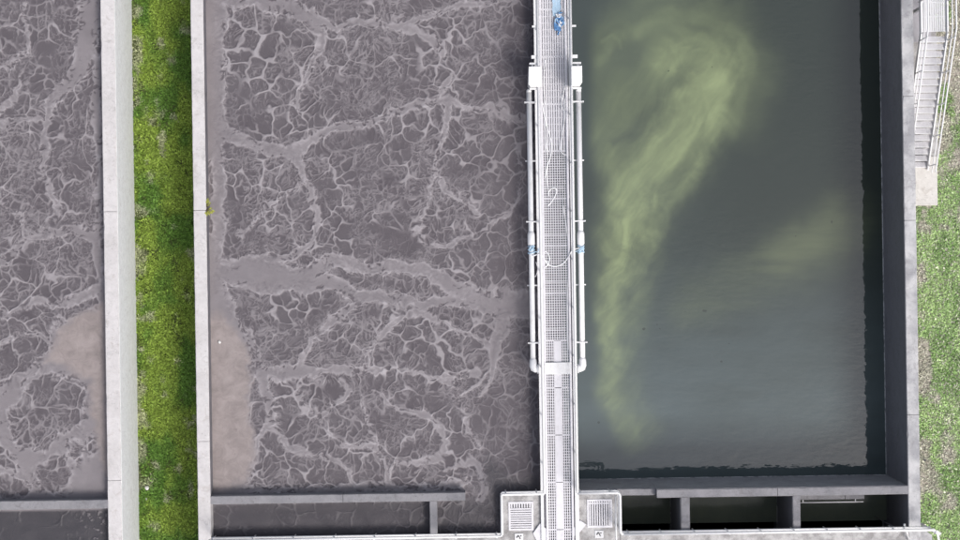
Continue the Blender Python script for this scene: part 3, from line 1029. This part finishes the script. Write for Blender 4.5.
PL = 1.745
mesh_deck = grate_mesh('mesh_deck', 0.88, PL, 9, 0.088, 0.030, 0.028, M['galv'])
bar_deck = grate_mesh('bar_deck', 0.88, PL, 9, 0.22, 0.058, 0.02, M['galv'])
side_deck = grate_mesh('side_deck', 0.32, PL, 3, 0.10, 0.036, 0.026, M['galv'])
y = BY1 - PL / 2
k = 0
plate_y = (270 - 368.5) / PPM - 0.04
while y > BY0:
    if y > 4.6:
        put('grating_panel', bar_deck, None, bridge, (XD, y, ZB))
    elif y - PL / 2 > plate_y - 0.1:
        put('grating_panel', mesh_deck, None, bridge, (XD, y, ZB))
    else:
        for s in (-1, 1):
            put('grating_panel', side_deck, None, bridge, (XD + s * 0.285, y, ZB))
        MB().box(XD - 0.122, XD + 0.122, y - PL / 2 + 0.01, y + PL / 2 - 0.01, ZB - 0.03, ZB + 0.012).build('tread_plate', M['galv'], bridge)
    y -= PL + 0.005
    k += 1
MB().cbox(XD - 0.50, XD + 0.50, plate_y - 0.21, plate_y + 0.23, ZB + 0.004, ZB + 0.085, 0.006).build('cover_plate', M['rail'], bridge)
# backing sheet under the bar deck
MB().box(XD - 0.43, XD + 0.43, 4.6, BY1, ZB - 0.075, ZB - 0.055).build('drip_sheet', M['galv_dull'], bridge)
PNY = -8.17                        # the platform's north rail
posts_l = [(XL, q) for q in np.arange(12.4, -8.0, -1.78)]
posts_r = [(XR, q) for q in np.arange(12.8, -8.0, -1.78)]
rail_run(bridge, [(XL, BY1), (XL, PNY)], ZB, 1.05, posts_l, r=0.048)
rail_run(bridge, [(XR, BY1), (XR, PNY)], ZB, 1.05, posts_r, r=0.048)

# ------------------------------------------------------------------ pipes beside the bridge
ZP = TOP + 0.22
for s, xp, lab in ((-1, 1.905, 'long white elbowed pipe on the foam side of the footbridge'),
                   (1, 3.735, 'long white elbowed pipe on the green water side of the footbridge')):
    pt = thing('service_pipe', lab, 'pipe', (xp, 1.5, ZP - 0.1), 'pipes along the footbridge')
    y0, y1 = plate_y + 0.06, 6.55
    MB().tube([(xp, y0 + 0.2, ZP), (xp, 1.5, ZP), (xp, y1, ZP)], 0.098, 16).build('pipe', M['pipe'], pt, True)
    MB().tube([(xp, y1 - 0.02, ZP), (xp, y1 + 0.06, ZP), (xp, y1 + 0.11, ZP)], [0.10, 0.095, 0.05], 16).build('end_cap', M['pipe'], pt, True)
    MB().tube([(xp, 0.86, ZP), (xp, 0.92, ZP), (xp, 1.28, ZP), (xp, 1.40, ZP)], [0.10, 0.135, 0.135, 0.10], 16).build('coupling', M['pipe'], pt, True)
    xe = XD + s * 0.70
    MB().tube([(xp, y0 + 0.34, ZP), (xp, y0 + 0.26, ZP), (xp, y0 + 0.06, ZP), (xp - s * 0.03, y0 - 0.02, ZP), (xp - s * 0.10, y0 - 0.06, ZP), (xe, y0 - 0.06, ZP)],
              [0.10, 0.128, 0.14, 0.145, 0.135, 0.12], 16).build('elbow', M['pipe'], pt, True)
    MB().tube([(xe + s * 0.07, y0 - 0.06, ZP), (xe + s * 0.02, y0 - 0.06, ZP)], 0.17, 16).build('flange', M['pipe'], pt, True)
    for yb in (6.15, 1.75, -2.72, 4.0, -0.6):
        b = MB()
        b.bar((xp + s * 0.17, yb, ZP - 0.115), (XD + s * 0.66, yb, ZP - 0.115), 0.05, 0.03)
        if yb in (6.15, 1.75, -2.72):
            b.bar((xp + s * 0.17, yb, ZP + 0.11), (XD + s * 0.60, yb, ZP + 0.11), 0.045, 0.03)
            b.tube([(xp + s * 0.155, yb, ZP - 0.13), (xp + s * 0.155, yb, ZP + 0.15)], 0.03, 8)
        b.build('bracket', M['rail'], pt)
    # pale blue lashing below the coupling
    st = thing('lashing_strap', 'pale blue strap knotted round the white pipe on the ' + ('foam' if s < 0 else 'green water') + ' side',
               'strap', (xp, 0.75, ZP))
    rnd = random.Random(3 + s)
    for q in range(3):
        yy = 0.60 + q * 0.11
        ring = []
        for a in range(13):
            an = 2 * math.pi * a / 12
            ring.append((xp + 0.118 * math.cos(an), yy + 0.02 * math.sin(2 * an + q), ZP + 0.118 * math.sin(an)))
        MB().tube(ring, 0.026, 6).build('loop', M['strap'], st, True)
    kn = MB()
    p = [(xp + rnd.uniform(-0.12, 0.12), 0.72 + rnd.uniform(-0.16, 0.16), ZP + 0.13 + rnd.uniform(0, 0.05)) for _ in range(9)]
    kn.tube(p, 0.022, 6, 2)
    kn.build('knot', M['strap'], st, True)
    MB().tube([(xp - s * 0.1, 0.66, ZP + 0.1), (xp - s * 0.22, 0.62, ZP + 0.06), (XD + s * 0.64, 0.70, ZB + 0.16), (XD + s * 0.66, 0.76, ZB + 0.12)], 0.018, 6, 2).build('tail', M['strap'], st, True)

# ------------------------------------------------------------------ white boxes on the rails
for s, xa, xb, lab in ((-1, 1.85, 2.34, 'white box hung on the foam side rail of the footbridge'),
                       (1, 3.41, 3.81, 'white box hung on the green water side rail of the footbridge')):
    ya, yb = 6.62, 7.36
    t = thing('junction_box', lab, 'box', ((xa + xb) / 2, (ya + yb) / 2, 3.35), 'boxes on the bridge rails')
    xi0, xi1 = (xa, xb)
    if s < 0:
        pts = [(xa, ya + 0.10), (xa + 0.08, ya), (xb, ya), (xb, yb), (xa + 0.03, yb)]
    else:
        pts = [(xa, ya), (xb - 0.10, ya), (xb, ya + 0.14), (xb, yb), (xa, yb)]
    MB().prism(pts, 3.40, 4.26).build('body', M['box'], t)
    cx, cy = sum(p[0] for p in pts) / 5, sum(p[1] for p in pts) / 5
    MB().prism([(cx + (px - cx) * 0.94, cy + (py - cy) * 0.95) for px, py in pts], 4.262, 4.295).build('lid', M['box'], t)
    for yy in (ya - 0.05, yb + 0.12):
        b = MB()
        b.bar((cx + s * 0.16, yy, 4.05), (XD + s * 0.60, yy, 4.05), 0.07, 0.10)
        b.bar((cx + s * 0.05, min(yy, yb - 0.05) if yy > yb else ya + 0.05, 4.0), (cx + s * 0.05, yy + 0.03 * (1 if yy > yb else -1), 4.0), 0.08, 0.08)
        b.build('hanger', M['rail'], t)
    # spare bracket further up
    MB().bar((XD + s * 0.58, 8.83, ZB + 0.98), (XD + s * 0.80, 8.83, ZB + 0.98), 0.07, 0.05).build('outrigger', M['rail'], bridge)
    MB().bar((XD + s * 0.58, 7.72, ZB + 0.98), (XD + s * 0.84, 7.72, ZB + 0.98), 0.12, 0.06).build('outrigger', M['rail'], bridge)

# ------------------------------------------------------------------ hoses and the blue bundle on the deck
ZH = ZB + 0.03


def hose(label, pts, r=0.018, name='hose', m='hose', z=ZH, it=3):
    P = [W(x, yv, z + (q if q else 0)) for x, yv, *qq in pts for q in [qq[0] if qq else 0]]
    ob = MB().tube(P, r, 6, it).build(name, M[m], None, True)
    return tag(ob, label, 'hose')


hose('thin white hose snaking down the left half of the upper deck', [(541, 92), (543, 110), (547, 128), (552, 142), (551, 156), (547, 166), (545, 178)])
hose('white hose with a slim loop near the right rail of the upper deck',
     [(564, -40), (564, 20), (565, 60), (566, 84), (562, 98), (561, 106), (564, 112), (568, 104), (566, 95), (564, 104), (565, 118), (562, 134), (560, 148), (562, 154), (567, 155)], 0.02)
hose('pale hose hooked like a question mark on the mesh deck', [(548, 206), (553, 200), (557, 192), (556, 188), (552, 188), (549, 191), (548, 194)], 0.02)
hose('white hose sagging across the mesh deck between the two blue straps',
     [(533, 256, 0.3), (538, 254, 0.25), (543, 256), (546, 263), (553, 267), (562, 265), (568, 258), (572, 250, 0.15), (579, 248, 0.35)], 0.022)
hose('small coil of pale hose by the left kerb of the mesh deck', [(544, 268), (548, 265), (550, 259), (548, 253), (545, 251), (543, 255), (545, 261), (549, 262)], 0.018)
hose('straight cable lying along the right kerb of the mesh deck', [(563, 205), (566, 225), (568, 240), (569, 262), (567, 300), (568, 350)], 0.018, 'cable')
hose('long white cable running along the right side of the upper deck', [(567, -40), (568, 30), (567, 70), (569, 120), (567, 160), (569, 198)], 0.02, 'cable')
hose('second thin hose beside the left kerb of the upper deck', [(545, 60), (543, 84), (546, 110), (545, 140), (548, 158), (546, 176), (549, 196)], 0.014)
hose('short grey cable end curling by the left strap', [(536, 262), (538, 268), (537, 274), (535, 277)], 0.015, 'cable', 'galv', ZP)

bb = thing('rope_bundle', 'tangled blue rope bundle on the far end of the deck', 'rope', W(559, 22, ZB))
rnd = random.Random(12)
for q in range(9):
    cx, cy = 559 + rnd.uniform(-3, 3), 21 + rnd.uniform(-5, 7)
    P = [W(cx + rnd.uniform(-4, 4), cy + rnd.uniform(-7, 8), ZB + 0.03 + rnd.uniform(0, 0.12)) for _ in range(9)]
    MB().tube(P, 0.024, 6, 2).build('strand', M['blue'] if q < 5 else (M['hose'] if q < 7 else M['strap']), bb, True)
x0, y0, _ = W(552.5, 17)
x1, y1, _ = W(560, -30)
mb = MB()
nn = 24
for i in range(nn + 1):
    for j in range(9):
        yy = y0 + (y1 - y0) * i / nn
        xx = x0 + (x1 - x0) * j / 8 + 0.015 * math.sin(i * 1.3 + j)
        mb.v.append((xx, yy + (0.05 * math.sin(j * 2.1) if i == 0 else 0), ZB + 0.012 + 0.022 * (0.5 + 0.5 * math.sin(j * 2.4 + 0.3 * math.sin(i))) + 0.008 * math.sin(i * 0.9)))
for i in range(nn):
    for j in range(8):
        a = i * 9 + j
        mb.f.append((a, a + 1, a + 10, a + 9))
tag(mb.build('folded_sheet', M['blue_pale'], None, True), 'faded pale blue sheet folded lengthwise on the deck above the rope bundle', 'sheet')

# ------------------------------------------------------------------ platform at the foot of the bridge
plat = thing('platform', 'stained concrete platform with two grated openings at the foot of the bridge', 'platform', (XD, -9.2, 2.70))
PX0, PX1 = 0.655, 5.04
GR = [(0.92, 1.84, -9.66, -8.60), (3.83, 4.76, -9.60, -8.55)]
for side, (gx0, gx1, gy0, gy1) in zip((-1, 1), GR):
    mb = MB()
    ax0, ax1 = (PX0, XD - 0.67) if side < 0 else (XD + 0.67, PX1)
    yn, yso = -8.285, -11.4
    mb.box(ax0, gx0, yso, yn, TOP - 0.22, TOP + 0.02)
    mb.box(gx1, ax1, yso, yn, TOP - 0.22, TOP + 0.02)
    mb.box(gx0, gx1, gy1, yn, TOP - 0.22, TOP + 0.02)
    mb.box(gx0, gx1, yso, gy0, TOP - 0.22, TOP + 0.02)
    mb.build('slab', M['conc_slab'], plat)
    w, L = gx1 - gx0, gy1 - gy0
    gm = bpy.data.meshes.new('grate')
    b = MB()
    fr = 0.075
    b.box(-w / 2, -w / 2 + fr, -L / 2, L / 2, -0.05, 0.03)
    b.box(w / 2 - fr, w / 2, -L / 2, L / 2, -0.05, 0.03)
    b.box(-w / 2 + fr, w / 2 - fr, -L / 2, -L / 2 + fr, -0.05, 0.028)
    b.box(-w / 2 + fr, w / 2 - fr, L / 2 - fr, L / 2, -0.05, 0.028)
    if side < 0:
        for i in range(9):
            yy = -L / 2 + fr + (L - 2 * fr - 0.16) * (i + 0.6) / 9
            b.box(-w / 2 + fr, w / 2 - fr, yy - 0.028, yy + 0.028, -0.04, 0.018)
        for i in range(8):
            xx = -w / 2 + fr + (w - 2 * fr) * (i + 0.5) / 8
            b.box(xx - 0.028, xx + 0.028, L / 2 - fr - 0.15, L / 2 - fr, -0.04, 0.02)
    else:
        for i in range(9):
            xx = -w / 2 + fr + (w - 2 * fr) * (i + 0.5) / 9
            b.box(xx - 0.026, xx + 0.026, -L / 2 + fr, L / 2 - fr, -0.04, 0.02)
        b.box(-w / 2 + fr, w / 2 - fr, L / 2 - fr - 0.10, L / 2 - fr - 0.05, -0.03, 0.016)
    gm.from_pydata(b.v, [], b.f)
    gm.materials.append(M['galv'])
    put('grate', gm, None, plat, ((gx0 + gx1) / 2, (gy0 + gy1) / 2, TOP + 0.022))
    MB().box(gx0 + 0.02, gx1 - 0.02, gy0 + 0.02, gy1 - 0.02, TOP - 0.215, TOP - 0.16).build('pit_floor', M['conc_dark'], plat)
    # small lifting plate below each grate
    hx, hy, _ = W(519 if side < 0 else 599, 537 if side < 0 else 534)
    b = MB()
    b.cbox(hx - 0.16, hx + 0.16, hy - 0.14, hy + 0.14, TOP + 0.022, TOP + 0.05, 0.008)
    h = b.build('lifting_plate', M['rail'], plat)
    b = MB()
    b.bar((hx - 0.09, hy - 0.02, TOP + 0.062), (hx - 0.02, hy + 0.07, TOP + 0.062), 0.035, 0.02)
    b.bar((hx - 0.01, hy + 0.05, TOP + 0.062), (hx + 0.05, hy - 0.07, TOP + 0.062), 0.035, 0.02)
    b.bar((hx + 0.05, hy + 0.03, TOP + 0.062), (hx + 0.09, hy + 0.06, TOP + 0.062), 0.03, 0.02)
    b.build('handle', M['rubber'], plat)
    # diagonal gusset plate beside the deck
    if side < 0:
        g4 = [W(533, 533), W(540, 523), W(549, 531), W(549, 546), W(541, 549)]
    else:
        g4 = [W(571, 531), W(580, 520), W(586, 524), W(577, 535), W(572, 536)]
    MB().prism([(a, b_) for a, b_, _ in g4], TOP + 0.022, TOP + 0.10).build('gusset_plate', M['galv'], plat)
# debris-like leaves of rust are left to the slab's stains
rail_run(plat, [(XL, PNY), (0.69, PNY), (0.66, PNY - 0.04), (0.66, -9.62), (0.60, -9.69)], ZB, 1.05, [(0.82, PNY), (1.95, PNY), (0.66, -9.55)], r=0.052, name='platform_rail')
rail_run(plat, [(XR, PNY), (4.85, PNY), (4.94, PNY - 0.03), (4.97, PNY - 0.12), (4.97, -9.62), (5.06, -9.69)], ZB, 1.05, [(3.55, PNY), (4.62, PNY), (4.97, -9.55)], r=0.052, name='platform_rail')
MB().tube([(4.82, PNY - 0.1, ZB + 0.9), (4.82, -10.6, ZB + 0.9)], 0.035, 8).build('cable_conduit', M['rail'], plat, True)

# ------------------------------------------------------------------ walkway along the bottom
wk = thing('walkway', 'concrete walkway with white railing along the bottom edge', 'walkway', (2.8, -11, 0))
MB().cbox(XB1 + 0.002, PX0 - 0.01, YSO, YK, TOP - 0.25, TOP + 0.012, 0.01).build('slab', M['conc_slab'], wk)
MB().cbox(PX1 + 0.01, XE0 - 0.004, YSO, YK, TOP - 0.25, TOP + 0.012, 0.01).build('slab', M['conc_slab'], wk)
MB().cbox(PX0 - 0.008, PX1 + 0.008, YSO, -11.41, TOP - 0.25, TOP + 0.012, 0.01).build('slab', M['conc_slab'], wk)
MB().box(XB1 + 0.002, XE0 - 0.004, -10.9, -10.62, -1.0, TOP - 0.252).build('bearing_wall', M['conc_dark'], wk)
RY = -9.69
lp = [(XB1 + 0.15 + i * 1.49, RY - 0.03) for i in range(8)]
rail_run(wk, [(XB1 + 0.1, RY), (0.60, RY)], TOP, 1.1, lp, r=0.045)
rp = [(5.30 + i * 1.215, RY - 0.03) for i in range(9)]
rail_run(wk, [(5.06, RY), (XE1 + 0.2, RY)], TOP, 1.1, rp, r=0.055)
MB().box(5.06, XE0 - 0.01, RY - 0.085, RY - 0.06, TOP + 0.014, TOP + 0.16).build('toe_board', M['rail'], wk)

# leaning pole by the corner, with a thin guy wire
p0, p1 = W(909.5, 541, TOP + 0.1), W(904.5, 525, TOP + 0.9)
t = thing('leaning_pole', 'short white pole leaning over the railing in the lower right corner', 'pole', p0)
MB().tube([p0, p1], 0.032, 8).build('shaft', M['rail'], t, True)
MB().tube([p1, tuple(np.array(p1) + (np.array(p1) - np.array(p0)) * 0.04)], 0.045, 8).build('cap', M['rail'], t, True)
w0, w1 = W(875, 517, ZW + 0.4), W(901, 530.5, TOP + 0.25)
tag(MB().tube([w0, w1], 0.014, 6).build('guy_wire', M['galv_dull'], None, True), 'thin wire slanting down into the right dark compartment', 'wire')
# end post of the railing and the corner haunch
t = thing('gate_post', 'white end post with hinge plates where the railing meets the right wall', 'post', (XE1 + 0.25, RY - 0.1, 0))
mb = MB()
mb.tube([(XE1 + 0.25, RY - 0.1, 0), (XE1 + 0.25, RY - 0.1, TOP + 1.15)], 0.05, 10)
mb.build('shaft', M['rail'], t, True)
MB().bar((XE1 + 0.1, RY + 0.02, TOP + 1.12), (XE1 + 0.42, RY - 0.16, TOP + 1.12), 0.09, 0.02).build('hinge_plate', M['rail'], t)
MB().bar((XE1 + 0.28, RY - 0.02, TOP + 1.145), (XE1 + 0.36, RY - 0.5, TOP + 1.145), 0.08, 0.02).build('hinge_plate', M['rail'], t)
hx = [W(917.5, 522, 1.9), W(932, 535, 1.9), W(934, 560, 1.9), W(917.5, 560, 1.9)]
mb = MB()
mb.prism([(XE1 + 0.003, hx[0][1]), (hx[1][0], hx[1][1]), (hx[2][0], -11.2), (XE1 + 0.003, -11.2)], -0.2, 1.9)
tag(mb.build('buttress', M['conc_mix'], None), 'angled concrete buttress outside the lower right wall corner', 'buttress')

# ------------------------------------------------------------------ fittings in the right compartment
x0, x1 = 11.76, W(864, 500, 2.0)[0]
t = thing('weir_ledge', 'pale rough ledge with a thin white bar inside the right dark compartment', 'ledge', ((x0 + x1) / 2, YS0 - 0.2, 1.2))
for i, (a, b) in enumerate(((x0, x0 + 1.85), (x0 + 1.87, x1))):
    wall_segment(t, a, b, YS0 - 0.30, YS0 - 0.004, 1.2, 2.05, M['conc_grey'], 'x', 60 + i, 0.07).name = 'ledge_block'
MB().tube([(x0, YS0 - 0.42, 1.9), (x1, YS0 - 0.42, 1.9)], 0.022, 8).build('white_bar', M['rail'], t, True)
for q in (x0 + 0.3, x1 - 0.3):
    MB().bar((q, YS0 - 0.42, 1.9), (q, YS0 - 0.25, 1.9), 0.03, 0.03).build('bar_bracket', M['rail'], t)

# ------------------------------------------------------------------ staircase at the right
SX0, SX1 = 16.47, 17.44
SY1, SY0 = 8.45, 3.72
NT_ = 19
st = thing('metal_staircase', 'white metal staircase descending from a landing to the concrete pad at right', 'staircase', ((SX0 + SX1) / 2, 6, 0))
tm = MB()
for q in range(7):
    yq = -0.072 + q * 0.026
    tm.box(-0.445, 0.445, yq - 0.009, yq + 0.009, -0.03, -0.002)
for xq in (-0.455, 0.455):
    tm.box(xq - 0.01, xq + 0.01, -0.085, 0.095, -0.04, 0.002)
for q in range(1, 6):
    tm.box(-0.445 + q * 0.148 - 0.006, -0.445 + q * 0.148 + 0.006, -0.08, 0.09, -0.026, -0.006)
tme = bpy.data.meshes.new('tread')
tme.from_pydata(tm.v, [], tm.f)
tme.materials.append(M['galv'])
nm = MB()
nm.box(-0.462, 0.462, -0.125, -0.088, -0.05, 0.006)
nme = bpy.data.meshes.new('nosing')
nme.from_pydata(nm.v, [], nm.f)
nme.materials.append(M['rail'])
dz = TOP / (NT_ + 1)
dy = (SY1 - SY0) / NT_
for i in range(NT_):
    tr = put('tread', tme, None, st, ((SX0 + SX1) / 2, SY1 - dy * (i + 0.5), TOP - dz * (i + 1)))
    ns = bpy.data.objects.new('nosing', nme)
    col.objects.link(ns)
    ns.parent = tr
sl = (TOP - dz) / (SY1 - SY0)
for x in (SX0, SX1):
    MB().bar((x, SY1 + 0.1, TOP - 0.02), (x, SY0 - 0.06, 0.10), 0.05, 0.22).build('stringer', M['rail'], st)
    off = 0.03 if x == SX1 else -0.03
    xs_ = x + off
    LY1 = 13.0
    for hh, rr in ((1.05, 0.032), (0.55, 0.024)):
        MB().tube([(xs_, LY1, TOP + hh), (xs_, SY1 + 0.1, TOP + hh), (xs_, SY0 - 0.15, 0.12 + hh), (xs_, SY0 - 0.25, 0.1 + hh)], rr, 8).build('handrail', M['rail'], st, True)
    for q in (0.04, 0.28, 0.52, 0.76, 0.99):
        yy = SY1 + (SY0 - SY1) * q
        zz = TOP + (0.1 - TOP) * q
        MB().tube([(xs_, yy, zz - 0.05), (xs_, yy, zz + 1.06)], 0.024, 8).build('post', M['rail'], st, True)
    for yy in (9.7, 11.0, 12.3):
        MB().tube([(xs_, yy, TOP - 0.15), (xs_, yy, TOP + 1.06)], 0.024, 8).build('post', M['rail'], st, True)
    MB().box(x - 0.03, x + 0.03, SY1 + 0.1, 13.0, TOP - 0.15, TOP + 0.09).build('landing_beam', M['rail'], st)
lm = grate_mesh('landing_grate', SX1 - SX0 - 0.08, 1.1, 10, 0.55, 0.062, 0.03, M['rail'])
for q in range(4):
    put('landing_panel', lm, None, st, ((SX0 + SX1) / 2, SY1 + 0.12 + 0.56 + q * 1.11, TOP))
for yy in (9.5, 12.6):
    for x in (SX0 + 0.06, SX1 - 0.06):
        MB().box(x - 0.05, x + 0.05, yy - 0.05, yy + 0.05, -0.1, TOP - 0.152).build('column', M['galv'], st)
MB().box(SX0 + 0.04, SX1 - 0.04, SY1 + 0.02, 12.9, 1.0, 1.04).build('drip_tray', M['galv_dull'], st)
pad = MB().cbox(XE1 + 0.004, 17.83, 2.25, SY0 + 0.45, -0.1, 0.09, 0.02).build('concrete_pad', M['pad'], None)
tag(pad, 'pale concrete pad at the foot of the metal staircase', 'pad')
# strip of bare concrete below the stairs
slab = MB().cbox(XE1 + 0.004, 17.9, SY0 + 0.46, 13.2, -0.1, 0.05, 0.02).build('concrete_apron', M['conc_slab'], None)
tag(slab, 'stained concrete apron on the ground below the staircase', 'apron')


# ------------------------------------------------------------------ grass
def grass(name, x0, x1, y0, y1, n, tint, hfun, keep=None):
    xs_ = RNG.uniform(x0, x1, n)
    ys_ = RNG.uniform(y0, y1, n)
    if keep is not None:
        m = keep(xs_, ys_)
        xs_, ys_ = xs_[m], ys_[m]
    n = len(xs_)
    h = hfun(xs_, ys_) * RNG.uniform(0.55, 1.25, n)
    an = RNG.uniform(0, 2 * math.pi, n)
    lean = RNG.uniform(0.3, 1.1, n)
    wd = RNG.uniform(0.008, 0.020, n) * np.where(RNG.random(n) < 0.22, 2.0, 1.0)
    dx, dy = np.cos(an), np.sin(an)
    P = np.zeros((n, 4, 3), np.float32)
    base = np.stack([xs_, ys_, np.full(n, -0.01)], 1)
    P[:, 0] = base
    side = np.stack([-dy, dx, np.zeros(n)], 1)
    mid = base + np.stack([dx * h * lean * 0.5, dy * h * lean * 0.5, h * 0.75], 1)
    P[:, 1] = mid + side * wd[:, None]
    P[:, 3] = mid - side * wd[:, None]
    P[:, 2] = base + np.stack([dx * h * lean * 1.15, dy * h * lean * 1.15, h * (0.98 - 0.2 * lean)], 1)
    me = bpy.data.meshes.new(name)
    me.vertices.add(n * 4)
    me.vertices.foreach_set('co', P.ravel())
    me.loops.add(n * 4)
    me.loops.foreach_set('vertex_index', np.arange(n * 4, dtype=np.int32))
    me.polygons.add(n)
    me.polygons.foreach_set('loop_start', (np.arange(n) * 4).astype(np.int32))
    me.update(calc_edges=True)
    c = np.repeat(tint(xs_, ys_, n)[:, None, :], 4, 1)
    c = np.concatenate([c, np.ones((n, 4, 1))], 2).astype(np.float32)
    a = me.attributes.new('tint', 'FLOAT_COLOR', 'POINT')
    a.data.foreach_set('color', c.ravel())
    me.materials.append(M['blade'])
    o = bpy.data.objects.new(name, me)
    col.objects.link(o)
    return o


def lerp(a, b, t):
    return np.array(a)[None, :] * (1 - t[:, None]) + np.array(b)[None, :] * t[:, None]


def tint_strip(x, y, n):
    t = sstep(0.35, 0.65, fbm(x * 1.3, y * 0.8, 80, 4))
    c = lerp((0.105, 0.205, 0.035), (0.225, 0.320, 0.052), t)
    dry = 0.7 * sstep(0.60, 0.74, fbm(x * 2.2, y * 1.7, 84, 4) + 0.14 * sstep(-12.6, -13.4, x) - 0.05)
    c = c * (1 - dry[:, None]) + np.array((0.40, 0.40, 0.27))[None, :] * dry[:, None]
    return np.minimum(c * RNG.uniform(0.45, 1.55, (n, 1)), 0.75)


def tint_right(x, y, n):
    t = sstep(0.4, 0.62, fbm(x * 1.5, y * 1.1, 90, 4))
    c = lerp((0.25, 0.39, 0.14), (0.38, 0.54, 0.22), t)
    q = fbm(x * 1.1, y * 0.9, 94, 4) + 0.16 * np.exp(-((x - 17.1) / 0.35) ** 2) * sstep(3, -1, y) + 0.14 * sstep(2.5, 5, y)
    dry = 0.8 * sstep(0.50, 0.64, q)
    dry = np.maximum(dry, (RNG.random(n) < 0.16) * 0.85)
    c = c * (1 - dry[:, None]) + np.array((0.56, 0.52, 0.46))[None, :] * dry[:, None]
    return np.minimum(c * RNG.uniform(0.45, 1.55, (n, 1)), 0.75)


def keep_patch(x, y):
    bare = sstep(0.62, 0.74, fbm(x * 2.6, y * 2.0, 99, 3) - 0.04 + 0.18 * np.exp(-((x + 13.35) / 0.25) ** 2))
    return RNG.random(len(x)) > 0.75 * bare


def keep_right(x, y):
    q = fbm(x * 1.1, y * 0.9, 94, 4) + 0.16 * np.exp(-((x - 17.1) / 0.35) ** 2) * sstep(3, -1, y) + 0.14 * sstep(2.5, 5, y)
    m = RNG.random(len(x)) > 0.65 * sstep(0.50, 0.66, q)
    m &= ~((x < 17.86) & (y > 2.22))
    return m


gs = grass('grass', XA1 + 0.01, XB0 - 0.01, -12.4, 14.0, 150000, tint_strip, lambda x, y: 0.07 + 0.10 * fbm(x * 1.2, y * 1.0, 86, 3), keep_patch)
tag(gs, 'lush green grass between the two white walls', 'grass', kind='stuff')
gs = grass('grass', XE1 + 0.01, 19.8, -12.4, 13.0, 170000, tint_right, lambda x, y: 0.05 + 0.09 * fbm(x * 1.4, y * 1.2, 92, 3), keep_right)
tag(gs, 'patchy green and dry grass along the right edge', 'grass', kind='stuff')
dirt = NT('dry_soil')
dn = dirt.noise(5, 6, 0.7)
dirt.set(Base_Color=dirt.ramp(dn, [(0.3, (0.22, 0.19, 0.16)), (0.5, (0.42, 0.38, 0.33)), (0.7, (0.55, 0.51, 0.46))]), Roughness=0.95)
dirt.bump(dirt.noise(30, 4, 0.7), 0.03, 1.0)
mb = MB()
mb.v = [(XE1 + 0.002, -12.5, 0.004), (19.9, -12.5, 0.004), (19.9, 15, 0.004), (XE1 + 0.002, 15, 0.004)]
mb.f = [(0, 1, 2, 3)]
tag(mb.build('dry_soil', dirt.m), kind='structure')

# ------------------------------------------------------------------ small things
# weed rooted in the wall joint
wx, wy, _ = W(209, 208.5, TOP - 0.1)
t = thing('weed', 'small yellow green weed sprouting from the joint of the foam tank wall', 'weed', (XB1, wy, TOP - 0.15))
lf = NT('weed_leaf')
lf.set(Base_Color=lf.mix(lf.noise(15, 2), (0.10, 0.12, 0.02), (0.36, 0.36, 0.06)), Roughness=0.6)
sm = NT('weed_stem')
sm.set(Base_Color=(0.09, 0.07, 0.03), Roughness=0.8)
rnd = random.Random(4)
for i in range(22):
    an = rnd.uniform(-1.7, 1.7)
    L = rnd.uniform(0.08, 0.28)
    ex, ey, ez = XB1 + L * math.cos(an) * 0.8, wy + L * math.sin(an), TOP - 0.16 + rnd.uniform(0.02, 0.16)
    MB().tube([(XB1 - 0.003, wy, TOP - 0.17), ((XB1 + ex) / 2, (wy + ey) / 2, ez + 0.02), (ex, ey, ez)], 0.006, 5).build('stem', sm.m, t)
    b = MB()
    dx, dy = math.cos(an), math.sin(an)
    s = rnd.uniform(0.06, 0.11)
    b.v = [(ex - dx * s * 0.3, ey - dy * s * 0.3, ez), (ex + dx * s * .4 - dy * s * .5, ey + dy * s * .4 + dx * s * .5, ez + .02),
           (ex + dx * s * 1.3, ey + dy * s * 1.3, ez - 0.015), (ex + dx * s * .4 + dy * s * .5, ey + dy * s * .4 - dx * s * .5, ez + .02), (ex + dx * s * .4, ey + dy * s * .4, ez + 0.005)]
    b.f = [(0, 1, 4), (1, 2, 4), (2, 3, 4), (3, 0, 4)]
    b.build('leaf', lf.m, t)


def pebble(px, py, z, r, label, cat, m, name):
    x, y, _ = W(px, py, z)
    b = MB()
    rnd = random.Random(int(px * 7 + py))
    n, k = 9, 5
    for j in range(k + 1):
        ph = math.pi * j / k
        for i in range(n):
            a = 2 * math.pi * i / n
            q = r * (0.85 + 0.3 * rnd.random())
            b.v.append((x + q * math.sin(ph) * math.cos(a), y + q * math.sin(ph) * math.sin(a), z + 0.7 * q * math.cos(ph)))
    for j in range(k):
        for i in range(n):
            i2 = (i + 1) % n
            b.f.append((j * n + i, (j + 1) * n + i, (j + 1) * n + i2, j * n + i2))
    return tag(b.build(name, m, None, True), label, cat)


pebble(219.5, 342, ZF + 0.02, 0.06, 'tiny white float stranded on the beige scum near the foam tank wall', 'float', M['stone'], 'float_ball')
pebble(147, 488, 0.08, 0.09, 'larger of two white stones in the lower grass strip', 'stone', M['stone'], 'stone')
pebble(146.5, 499, 0.07, 0.055, 'smaller of two white stones in the lower grass strip', 'stone', M['stone'], 'stone')
pebble(924.5, 460, 0.06, 0.07, 'dark stone in the dry grass outside the lower right wall', 'stone', M['rubber'], 'stone')
